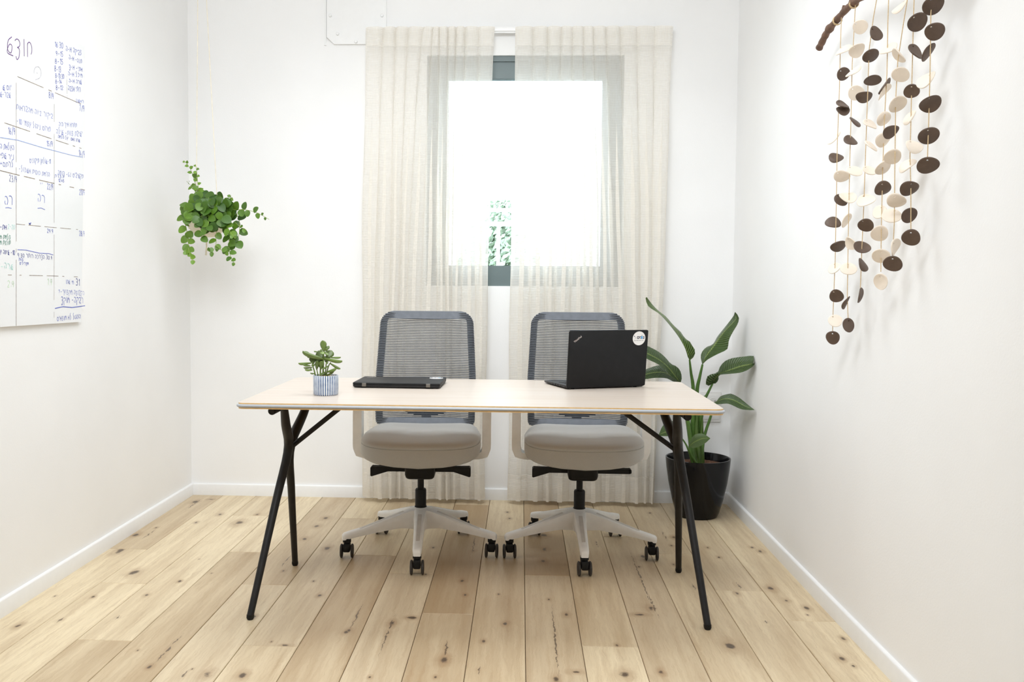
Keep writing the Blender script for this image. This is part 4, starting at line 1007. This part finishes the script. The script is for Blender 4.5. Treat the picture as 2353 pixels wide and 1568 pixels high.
vine([(606, 1165), (680, 1230), (760, 1240)], (4.14, 4.14), [60, 70, 60], .6)
vine([(820, 760), (880, 850), (890, 1000), (860, 1120), (830, 1210)], (4.24, 4.18), [110, 115, 110, 110, 120, 115, 110], .12, .0018)
vine([(830, 890), (900, 950), (968, 985)], (4.20, 4.16), [80, 55, 55], .6)
vine([(440, 700), (430, 860), (440, 1000), (430, 1110)], (4.17, 4.14), [100, 105, 100, 105, 95, 100], .3)
for i in range(120):      # the dense crown over the pot
    th = rv.random() * 2 * PI; q = math.sqrt(rv.random()); x = 505 + cos(th) * q * 300; y = 750 + sin(th) * q * (235 if sin(th) > 0 else 195)
    if y > 915 and 290 < x < 430: continue
    Yd = HY + (rv.uniform(-.14, -.10) if y > 640 and abs(x - 500) < 260 else rv.uniform(-.11, .06)); p = G(x, y, Yd); L = rv.uniform(92, 128) / 5.225 / FOC * HY
    a = rv.uniform(-2.6, -.5) if rv.random() < .75 else rv.uniform(0, 6.28)
    dv = Vector((cos(a), rv.uniform(-.6, .2), sin(a))).normalized()
    lime = .55 if x < 330 else (.05 if rv.random() < .65 else .4)
    put_leaf(heart, hp, p - dv * L * .5, p + dv * L * .5, L * rv.uniform(.8, .98), Vector((rv.uniform(-.6, .5), -1, rv.uniform(0, .8))), tone_leaf(max(0, min(1, lime + rv.uniform(-.15, .2)))))

# ------------------------------------------------------------------ mobile of clay discs on the right wall
MX = XR - .062
root = onx(1930, 45, MX)
mo = empty('hanging_mobile', root); props(mo, 'hanging mobile of dark brown and cream clay discs strung from a driftwood branch', 'wall hanging')
W1 = lambda x, y, X=MX: onx(x, y, X) - root
b = MB(); P = smoothpath([W1(1881, 113), W1(1890, 95), W1(1902, 72), W1(1922, 47), W1(1946, 20), W1(1975, -4), W1(2020, -22), W1(2080, -40), W1(2150, -52), W1(2205, -54)], 60)
rb = random.Random(5); b.tube(P, [.0105 + .0012 * sin(k * 1.3) + .0012 * rb.random() + (.003 if k in (14, 15, 30, 44) else 0) - (.004 if k == 0 else 0) for k in range(60)], 12); branch = b.build('branch', M_branch, mo)
b = MB(); b.tube([W1(1938, 20) + Vector((0, 0, 0)), W1(1938, 16) + Vector((0, -.004, .004))], [.006, .004], 8); b.build('twig_knot', M_branch, mo)
def coil(x, y, dx, dy):
    c = W1(x, y); t = (W1(x + dx, y + dy) - c).normalized(); u = t.orthogonal().normalized(); w = t.cross(u); Q = []
    for k in range(64): a = k / 64 * 2 * PI * 4; Q.append(c + t * (.010 * (k / 64 - .5)) + (u * cos(a) + w * sin(a)) * .0138)
    b = MB(); b.tube(Q, .0014, 5); b.build('twine_wrap', M_string, mo)
strings = [[(1930, 55), (1931, 110), (1929, 200), (1924, 330), (1922, 450), (1919, 600), (1914, 725), (1913, 765)],
           [(1969, 8), (1963, 60), (1958, 150), (1956, 250), (1952, 400), (1949, 550), (1947, 680), (1949, 740)],
           [(2014, -15), (2007, 40), (1997, 115), (1994, 210), (1989, 350), (1985, 470), (1980, 580), (1977, 665)],
           [(2047, -25), (2040, 60), (2038, 170), (2032, 280), (2028, 400), (2025, 530), (2024, 625)],
           [(2084, -35), (2075, 60), (2063, 140), (2058, 230), (2056, 400), (2055, 510), (2051, 590)],
           [(2106, -40), (2099, 40), (2095, 200), (2091, 360), (2093, 430), (2093, 530)],
           [(2142, -48), (2139, 30), (2137, 170), (2134, 280), (2131, 365)]]
sx = []
for k, Pp in enumerate(strings):
    X = MX + (.004 if k % 2 else -.004); sx.append(X)
    b = MB(); Q = [onx(x, y, X) - root for (x, y) in Pp]; Q[0] = min(P, key=lambda p: abs(p.y - Q[0].y)) + Vector((0, 0, -.005)); b.tube(Q, .00125, 6); b.build('string', M_string, mo)
for (x, y, dx, dy) in ((1924, 47, 10, -10), (1962, 8, 10, -8), (2014, -20, 10, -4), (2047, -31, 10, -4), (2084, -41, 10, -3), (2106, -45, 10, -2), (2142, -51, 10, -1)): coil(x, y, dx, dy)
A7 = [ # string, centre x, y (enlargement of the upper half), half axes, angle, clay
 (0, 330, 428, 70, 22, -28, 'W'), (0, 330, 635, 58, 48, -60, 'D'), (0, 320, 897, 60, 17, 25, 'D'), (0, 322, 950, 56, 35, 20, 'D'), (0, 250, 1188, 68, 14, -42, 'W'), (0, 265, 1350, 60, 38, 10, 'D'), (0, 314, 1512, 64, 50, 5, 'B'),
 (1, 473, 230, 62, 57, 40, 'B'), (1, 445, 430, 70, 50, -35, 'B'), (1, 415, 612, 70, 17, -35, 'W'), (1, 438, 797, 65, 62, -20, 'B'), (1, 428, 1045, 60, 13, 42, 'D'), (1, 393, 1203, 62, 30, 30, 'D'), (1, 422, 1465, 66, 38, 15, 'W'),
 (2, 608, 287, 66, 42, 52, 'D'), (2, 565, 478, 70, 48, -32, 'D'), (2, 577, 690, 68, 42, -8, 'D'), (2, 505, 832, 68, 44, -8, 'D'), (2, 558, 1068, 66, 22, 32, 'W'), (2, 568, 1252, 68, 14, 38, 'W'), (2, 552, 1462, 60, 30, 20, 'W'),
 (3, 715, 420, 74, 30, -28, 'W'), (3, 683, 740, 75, 15, -55, 'D'), (3, 675, 785, 75, 20, -55, 'B'), (3, 675, 1022, 66, 46, -50, 'B'), (3, 672, 1200, 72, 48, -50, 'B'), (3, 668, 1435, 74, 42, -40, 'B'),
 (4, 812, 58, 75, 16, -42, 'W'), (4, 805, 475, 78, 26, 50, 'B'), (4, 818, 640, 70, 62, 15, 'B'), (4, 790, 895, 80, 55, -38, 'B'), (4, 735, 1128, 70, 45, -32, 'D'), (4, 750, 1345, 72, 60, -15, 'B'),
 (5, 962, 190, 82, 70, -35, 'D'), (5, 948, 442, 76, 30, 50, 'D'), (5, 913, 782, 62, 58, 20, 'D'), (5, 895, 1005, 70, 26, -50, 'W'), (5, 935, 1255, 72, 46, 25, 'W'), (5, 872, 1420, 78, 34, -38, 'W'),
 (6, 1098, 45, 88, 72, -30, 'D'), (6, 1112, 270, 80, 70, -20, 'D'), (6, 1055, 450, 82, 28, -58, 'D'), (6, 1040, 685, 85, 42, -42, 'W'), (6, 1072, 890, 85, 68, -25, 'D'), (6, 1060, 1165, 82, 70, -25, 'D'), (6, 1053, 1418, 86, 70, -8, 'D')]
B7 = [ # the lower half
 (0, 308, 222, 58, 44, 40, 'D'), (0, 240, 416, 64, 46, 5, 'D'), (0, 287, 620, 65, 42, -20, 'D'), (0, 255, 808, 58, 38, -40, 'W'), (0, 270, 1046, 60, 53, 10, 'D'), (0, 258, 1260, 60, 50, 15, 'W'), (0, 237, 1404, 58, 55, 20, 'D'),
 (1, 367, 200, 70, 42, 12, 'W'), (1, 352, 400, 68, 24, -58, 'B'), (1, 392, 595, 60, 40, 55, 'B'), (1, 372, 812, 66, 52, 8, 'W'), (1, 350, 1105, 62, 11, -62, 'D'), (1, 372, 1298, 60, 47, 80, 'D'),
 (2, 523, 228, 74, 48, -12, 'W'), (2, 520, 440, 66, 53, 20, 'D'), (2, 490, 628, 70, 48, 20, 'D'), (2, 497, 780, 66, 24, 62, 'D'), (2, 472, 1042, 66, 12, -78, 'D'),
 (3, 667, 125, 70, 54, -25, 'D'), (3, 640, 325, 62, 50, -35, 'W'), (3, 638, 511, 72, 64, -10, 'B'), (3, 650, 703, 72, 60, 10, 'B'), (3, 648, 924, 70, 55, 70, 'B'),
 (4, 782, 230, 75, 60, 5, 'B'), (4, 740, 360, 76, 60, 5, 'W'), (4, 768, 628, 76, 28, -75, 'B'), (4, 752, 770, 76, 66, 8, 'D'), (5, 893, 125, 76, 58, -28, 'D'), (5, 893, 352, 68, 57, -40, 'D'), (5, 908, 546, 76, 67, 5, 'D')]
rd = random.Random(8); NS = 28
def disc(k, cx, cy, a, bb, ang, clay):
    X = sx[k] - rd.uniform(-.003, .003)
    c = onx(cx, cy, X); d = (c - CAM); dist = d.length; scale = c.y / FOC; d.normalize()
    an = math.radians(ang); e1 = RIGHT * cos(an) - UP * sin(an); e1 = (e1 - d * e1.dot(d)).normalized(); p2 = d.cross(e1).normalized()
    ra = a * scale; q = min(1, bb / a); s = math.sqrt(1 - q * q)
    cand = []
    for sg in (1, -1):
        e2 = p2 * q + d * s * sg; n = e1.cross(e2)
        if n.dot(d) > 0: n = -n
        cand.append((n.z, e2, n))
    cand.sort(key=lambda t: t[0]); (_, e2, n) = cand[1] if clay == 'W' or bb < .8 * a and clay == 'D' and ang > 0 else cand[0]
    # hole: towards the string and up
    st = min(strings[k], key=lambda p: abs(p[1] - cy)); st = [p for p in strings[k]]
    for i in range(len(st) - 1):
        if st[i][1] <= cy <= st[i + 1][1]: f = (cy - st[i][1]) / (st[i + 1][1] - st[i][1]); sxp = st[i][0] + f * (st[i + 1][0] - st[i][0]); break
    else: sxp = st[-1][0]
    ext = math.sqrt((a * sin(an)) ** 2 + (bb * cos(an)) ** 2)
    hv = RIGHT * (sxp - cx) + UP * ext * .62
    hp_, hq = hv.dot(e1) / a, hv.dot(p2) / max(bb, 6)
    L = math.hypot(hp_, hq); f = min(1, .70 / max(L, 1e-6)) if L > .70 else (1 if L > .5 else .6 / max(L, 1e-6)); hp_ *= f; hq *= f
    ph1, ph2 = rd.uniform(0, 6.28), rd.uniform(0, 6.28); bend = rd.uniform(-.16, .16) if q > .8 else rd.uniform(.10, .28) * rd.choice((-1, 1)); ga = rd.uniform(0, PI)
    t = .0022; V = []; F = []
    for side in (-1, 1):
        for j in range(4):
            w = j / 3
            for i in range(NS):
                th = 2 * PI * i / NS; ro = 1 + .035 * cos(2 * th + ph1) + .03 * cos(3 * th + ph2); er = .96 if j == 3 else 1
                x = (hp_ + .10 * cos(th)) * (1 - w) + ro * cos(th) * w * er; y = (hq + .10 * sin(th)) * (1 - w) + ro * sin(th) * w * er
                z = bend * ((x * cos(ga) + y * sin(ga)) ** 2 - .3)
                V.append(c + (e1 * x + e2 * y + n * z) * ra + n * t * side * (.75 if j == 3 else 1) - root)
    # the rounded rim between both faces
    for i in range(NS):
        th = 2 * PI * i / NS; ro = 1 + .035 * cos(2 * th + ph1) + .03 * cos(3 * th + ph2); x, y = ro * cos(th), ro * sin(th); z = bend * ((x * cos(ga) + y * sin(ga)) ** 2 - .3)
        V.append(c + (e1 * x + e2 * y + n * z) * ra - root)
    o8 = 4 * NS; rim = 8 * NS
    for i in range(NS):
        j2 = (i + 1) % NS
        for j in range(3):
            F.append((j * NS + i, j * NS + j2, (j + 1) * NS + j2, (j + 1) * NS + i)); F.append((o8 + j * NS + j2, o8 + j * NS + i, o8 + (j + 1) * NS + i, o8 + (j + 1) * NS + j2))
        F.append((i, o8 + i, o8 + j2, j2))
        F.append((3 * NS + i, 3 * NS + j2, rim + j2, rim + i)); F.append((o8 + 3 * NS + j2, o8 + 3 * NS + i, rim + i, rim + j2))
    o = mesh('clay_disc', V, F, M_dark_clay if clay == 'D' else M_cream_clay, mo, True, None, 50)
    if clay != 'D': o['label'] = 'cream clay disc'
    else: o['label'] = 'dark brown clay disc'
for (k, cx, cy, a, bb, ang, cl_) in A7: disc(k, 1850 + cx / 3.732, cy / 3.732, a / 3.732, bb / 3.732, ang, cl_)
for (k, cx, cy, a, bb, ang, cl_) in B7: disc(k, 1850 + cx / 3.732, 400 + cy / 3.732, a / 3.732, bb / 3.732, ang, cl_)
b = MB(); b.tube([Vector((XR, onx(2020, -22, MX).y, onx(2020, -22, MX).z + .012)) - root, onx(2020, -22, MX) + Vector((-.006, 0, .013)) - root, onx(2020, -22, MX) + Vector((-.008, 0, .022)) - root], .002, 8); b.build('wall_hook', M_hinge, mo)

# ------------------------------------------------------------------ whiteboard with handwriting
BX = XL + .013
q = [onx(195, 107, BX), onx(187, 740, BX)]
yb0 = 2.25
def edge(p0, p1):                      # extend the board's edge beyond the frame
    a, c = onx(*p0, BX), onx(*p1, BX); f = (yb0 - c.y) / (c.y - a.y); return c + (c - a) * f
bl_, tl_ = edge((187, 740), (0, 752)), edge((195, 107), (0, 22))
wb = empty('whiteboard', (XL, (q[0].y + yb0) / 2, (q[0].z + q[1].z) / 2)); props(wb, 'frameless white board covered in a handwritten calendar on the wall', 'whiteboard')
C4 = [bl_, q[1], q[0], tl_]
b = MB(); V = [Vector((XL + .0005, p.y, p.z)) - wb.location for p in C4] + [p - wb.location for p in C4]
b.add(V, [(3, 2, 1, 0), (4, 5, 6, 7)] + [(i, (i + 1) % 4, 4 + (i + 1) % 4, 4 + i) for i in range(4)]); b.build('board_panel', M_board, wb, False)
def ribbon(mb, pts, w, lift=.0006):
    P = [Vector((0, p[0], p[1])) for p in pts]; V = []; F = []
    for i, p in enumerate(P):
        t = (P[min(i + 1, len(P) - 1)] - P[max(i - 1, 0)]); t = t.normalized() if t.length > 1e-9 else Vector((0, 1, 0))
        nn = Vector((0, -t.z, t.y)) * w
        V += [Vector((BX + lift, 0, 0)) + p + nn - wb.location, Vector((BX + lift, 0, 0)) + p - nn - wb.location]
    for i in range(len(P) - 1): F.append((2 * i, 2 * i + 1, 2 * i + 3, 2 * i + 2))
    mb.add(V, F)
def arc(cx, cy, rx, ry, a0, a1, n=7): return [(cx + rx * cos(math.radians(a0 + (a1 - a0) * k / n)), cy + ry * sin(math.radians(a0 + (a1 - a0) * k / n))) for k in range(n + 1)]
GL = { # cursive letters and figures as pen strokes in a unit box
 'א': [[(.62, 1), (.55, .5), (.6, 0)], arc(.12, .5, .38, .42, 80, -80)[::-1] and [(.08, .95), (.12, .6), (.55, .5)], [(.12, .6), (.05, .3), (.1, .0)]],
 'ב': [arc(.3, .7, .28, .3, 160, -60) + [(.12, .05), (.65, .0)]],
 'ג': [[(.15, .9), (.45, 1), (.5, .6), (.35, .2)], [(.4, .3), (.6, 0)]],
 'ד': [arc(.3, .72, .25, .26, 150, -90) + [(.5, .35), (.45, -.1), (.25, -.3), (.15, -.1)]],
 'ה': [arc(.25, .5, .32, .48, 120, -60), [(.12, .5), (.1, .25), (.2, .1)]],
 'ו': [[(.2, 1), (.2, 0)]],
 'ז': [[(.1, .9), (.35, 1), (.3, .5), (.1, 0), (.4, 0)]],
 'ח': [[(.1, 0), (.12, .9)], arc(.3, .55, .25, .45, 140, -50)],
 'ט': [[(.45, 1), (.15, .7), (.1, .2), (.35, 0), (.55, .25), (.45, .5)]],
 'י': [[(.15, 1), (.15, .6)]],
 'כ': [arc(.12, .5, .4, .48, 90, -90)], 'ך': [arc(.2, .7, .3, .3, 130, -20) + [(.45, -.4)]],
 'ל': [[(.35, 1.5), (.15, 1.1), (.4, .6), (.3, .1), (.1, .0)]],
 'מ': [[(.08, 0), (.12, .9), (.35, .55)], [(.35, 1), (.62, .55), (.55, 0)]],
 'ם': [arc(.3, .45, .28, .42, 100, -260, 12), [(.05, .95), (.2, .8)]],
 'נ': [[(.35, 1), (.32, .1), (.05, .0)]], 'ן': [[(.2, 1), (.18, -.4)]],
 'ס': [arc(.3, .48, .28, .44, 90, -270, 12)],
 'ע': [[(.1, 1), (.25, .4), (.5, .55), (.55, 1)], [(.25, .4), (.15, -.2)]],
 'פ': [arc(.3, .55, .3, .42, 190, -70) + [(.1, .05)], [(.2, .55), (.3, .5)]],
 'צ': [[(.1, .95), (.45, .9), (.2, .5), (.5, .35), (.3, -.05), (.05, .05)]],
 'ק': [arc(.3, .65, .28, .3, 150, -60), [(.12, .45), (.1, -.4)]],
 'ר': [arc(.2, .6, .35, .4, 120, -20) + [(.5, 0)]],
 'ש': [[(.55, 1), (.2, .75), (.15, .25), (.45, .1), (.55, .5), (.3, .55), (.1, .1), (.65, -.05)]],
 'ת': [arc(.35, .55, .28, .42, 140, -60), [(.15, .85), (.15, .15), (-.05, .0)]],
 '0': [arc(.28, .5, .25, .5, 90, -270, 10)], '1': [[(.1, .75), (.28, 1), (.26, 0)]], '2': [arc(.28, .72, .24, .27, 160, -50) + [(.05, 0), (.55, .02)]],
 '3': [arc(.25, .75, .22, .25, 140, -90, 6) + arc(.25, .25, .25, .27, 90, -140, 6)], '4': [[(.3, 1), (.05, .4), (.5, .4)], [(.4, .7), (.38, 0)]],
 '5': [[(.5, 1), (.15, 1), (.12, .6)] + arc(.22, .32, .26, .3, 90, -130, 6)], '6': [[(.42, 1), (.12, .5)] + arc(.27, .25, .2, .25, 150, -200, 8)],
 '7': [[(.05, 1), (.5, 1), (.2, 0)]], '8': [arc(.28, .74, .19, .24, -90, 270, 9) + arc(.28, .26, .23, .26, 90, -270, 9)], '9': [arc(.27, .72, .2, .25, -10, 350, 9) + [(.42, .3), (.35, 0)]],
 '-': [[(.08, .45), (.45, .48)]], '/': [[(.45, 1.1), (.1, -.1)]], '.': [[(.15, .02), (.2, .08)]], ':': [[(.15, .2), (.2, .25)], [(.15, .7), (.2, .75)]], '?': [arc(.28, .75, .22, .25, 170, -80, 6) + [(.28, .25)], [(.27, .02), (.3, .06)]],
 '+': [[(.05, .5), (.5, .5)], [(.28, .75), (.28, .25)]], '(': [arc(.5, .5, .35, .65, 120, 240, 6)], '"': [[(.12, 1.1), (.1, .8)], [(.3, 1.1), (.28, .8)]], ',': [[(.15, .1), (.08, -.15)]]}
rw = random.Random(17)
def write(txt, p0, p1, h, color, w=.8):   # txt in reading order; set right to left unless it has no Hebrew letter
    heb = any('\u05d0' <= ch <= '\u05ea' for ch in txt)
    if heb:                                # mirror the order, keep figures left to right
        out = []; run = ''
        for ch in txt:
            if ch.isdigit() or (ch in '/.:' and run): run += ch
            else:
                if run: out.append(run); run = ''
                out.append(ch)
        if run: out.append(run)
        txt = ''.join(reversed(out))
    a = onx(*p0, BX); c = onx(*p1, BX); hh = h / FOC * (a.y + c.y) / 2
    wid = {' ': .45, 'ו': .4, 'י': .35, 'ן': .4, '1': .4, '.': .3, ':': .3, '/': .5, '"': .45}
    tot = sum(wid.get(ch, .72) for ch in txt); x = 0; m = MB(); L = (c.y - a.y) / tot
    for ch in txt:
        jy = rw.uniform(-.06, .06); js = rw.uniform(.9, 1.1)
        for st in GL.get(ch, []):
            pts = smoothpath([(px_, py_, 0) for (px_, py_) in st], max(6, len(st) * 3)) if len(st) > 2 else [Vector((*p_, 0)) for p_ in st]
            Q = []
            for v in pts:
                u = (x + v.x * .95) / tot; Q.append((a.y + (x + v.x * .95) * L, a.z + (c.z - a.z) * u + (v.y * js + jy) * hh))
            ribbon(m, Q, w * 1.3 / FOC * a.y * .5)
        x += wid.get(ch, .72)
    m.build('handwriting', INK[color], wb, False)
def line(pts, color, w=.9, name='drawn_line'):
    m = MB(); ribbon(m, [(v.y, v.z) for v in [onx(x, y, BX) for (x, y) in pts]], w / FOC * 3.2 * .5, .0008)
    m.build(name, INK[color] if color in INK else M_tape, wb, False)
def dashes(pts, seed, w=1.5, keep=.86):    # worn tape: broken into dashes
    r = random.Random(seed); P = resample([(x, y, 0) for x, y in pts], 40); run = []
    m = MB()
    for k in range(40):
        if r.random() < keep: run.append((P[k].x, P[k].y))
        else:
            if len(run) > 1: ribbon(m, [(v.y, v.z) for v in [onx(x, y, BX) for (x, y) in run]], w / FOC * 3.2 * .5, .0004)
            run = []
    if len(run) > 1: ribbon(m, [(v.y, v.z) for v in [onx(x, y, BX) for (x, y) in run]], w / FOC * 3.2 * .5, .0004)
    m.build('grid_tape', M_tape, wb, False)['kind'] = 'stuff'
dashes([(40, 176), (124, 212), (186, 239)], 1); dashes([(0, 279), (24, 287), (115, 318), (192, 343)], 2); dashes([(0, 392), (36, 401), (112, 419), (195, 437)], 3, 1.7)
dashes([(37, 515), (124, 523), (195, 529)], 4, 1.2); dashes([(18, 632), (110, 634), (192, 637)], 5, 1.3)
dashes([(37, 190), (37, 420)], 6, 1.1, .93); dashes([(37, 420), (37, 749)], 7, 1.4, .9); dashes([(124.5, 212), (124, 744)], 8, 1.0, .93); dashes([(153, 174), (154, 222)], 9, .8)
for a in (('חודש', (14, 124), (78, 134), 38, 'purple', 1.5), ('פ', (78, 183), (99, 184), 34, 'faint', 1.1),
    ('16:30', (126, 108), (146, 111), 12, 'blue'), ('9-15', (128, 128), (146, 131), 11, 'blue'), ('8-15', (126, 146), (146, 148), 11, 'blue'), ('8-13', (125, 164), (141, 166), 12, 'blue'), ('8-13:30', (127, 179), (148, 181), 10, 'blue'), ('8-14', (127, 192), (143, 193), 9, 'blue'), ('8-12', (128, 206), (146, 207), 10, 'blue'),
    ('צביקה א-ה', (151, 117), (188, 127), 11, 'blue'), ('חנה- א-ה', (158, 137), (189, 147), 10, 'blue'), ('אתי- א-ד', (158, 158), (190, 165), 10, 'blue'), ('מיכל א-ה', (156, 174), (190, 179), 9, 'blue'), ('שרה א-ה', (158, 190), (188, 194), 9, 'blue'), ('רותי אצבה', (156, 208), (186, 212), 11, 'blue'),
    ('8/9', (112, 225), (124, 228), 13, 'blue'), ('7/9', (182, 254), (195, 257), 13, 'blue'), ('ראשון', (174, 234), (193, 238), 7, 'light'), ('יום ש', (6, 207), (27, 207), 12, 'blue'), ('שבר-ש', (0, 222), (25, 225), 12, 'light'),
    ('ביקור זיוה מהבראות', (37, 251), (122, 273), 11, 'light'), ('פורום ניהול עצמי 10-', (38, 284), (117, 304), 11, 'light'), ('תחרא איך היה', (135, 290), (177, 293), 9, 'light'), ('ישיבת צוות- שילה', (129, 308), (190, 314), 11, 'light'), ('שרה ואסף על הלמה', (133, 317), (184, 327), 7, 'blue'),
    ('16/9', (19, 307), (36, 310), 16, 'blue'), ('15/9', (107, 336), (122, 338), 12, 'blue'), ('14/9', (181, 360), (196, 363), 15, 'blue'), ('העלאת ה', (0, 342), (33, 346), 12, 'blue'), ('ניר שפי', (0, 364), (34, 367), 12, 'blue'), ('לרתם+', (0, 382), (32, 385), 12, 'blue'),
    ('11-שולחן תיקונים', (68, 374), (117, 376), 10, 'light'), ('הרמת כוסית אשכול-', (43, 393), (115, 407), 10, 'light'), ('תקשיבים נט- דוחה', (133, 402), (192, 411), 10, 'light'), ('הצגת', (125, 408), (148, 410), 7, 'light'), ('12:45', (134, 418), (148, 419), 7, 'blue'),
    ('23/9', (21, 417), (40, 419), 14, 'navy'), ('22/9', (108, 435), (123, 437), 12, 'blue'), ('21/9', (182, 447), (195, 449), 12, 'blue'), ('רה', (10, 471), (31, 472), 22, 'blue', 1.1), ('רה', (86, 466), (105, 466), 18, 'light', 1.1), ('"', (91, 434), (101, 434), 14, 'light'),
    ('29.9', (108, 535), (123, 536), 9, 'blue'), ('28/9', (182, 542), (195, 543), 12, 'blue'), ('את-', (0, 527), (16, 528), 10, 'navy', 1.1), ('2-20', (18, 526), (35, 527), 10, 'teal'), ('צלמת מ', (0, 549), (25, 550), 9, 'green', 1.0), ('חולצת מ', (0, 562), (25, 563), 9, 'green', 1.0), ('10- שיחה ע', (0, 584), (35, 586), 10, 'navy', 1.0), ('שרה-', (2, 618), (31, 620), 13, 'teal', 1.2),
    ('30.9 הדרכה רוחר 9:30', (40, 591), (121, 597), 9, 'navy'), ('צוות', (43, 599), (54, 600), 6, 'blue'), ('מדריכים', (45, 608), (66, 609), 6, 'blue'), ('2.9', (17, 659), (34, 660), 15, 'pale', 1.2), ('1.9', (109, 655), (121, 656), 14, 'pale', 1.1), ('31', (174, 656), (184, 658), 16, 'navy', 1.1), ('מי שתוף', (147, 652), (170, 654), 9, 'light'),
    ('הקבוצה מקצועי-?', (134, 676), (194, 679), 11, 'light'), ('רבקה- מוקד', (140, 696), (192, 697), 14, 'blue', 1.0), ('הוסטל לא מוצאים', (131, 738), (186, 732), 10, 'blue')):
    write(*a)
line([(0, 316), (40, 322), (100, 340), (165, 357), (188, 361)], 'sky', 1.3); line([(40, 574), (60, 575), (90, 582), (112, 583), (122, 586)], 'blue', 1.2); line([(126, 709), (145, 705), (165, 707), (195, 703)], 'blue', 1.8)
line([(12, 478), (18, 477), (26, 479)], 'light', 1.3); line([(86, 479), (94, 478), (103, 482)], 'light', 1.3); line([(66, 513), (70, 516), (67, 516), (71, 512)], 'blue', 2)

bpy.context.view_layer.update()
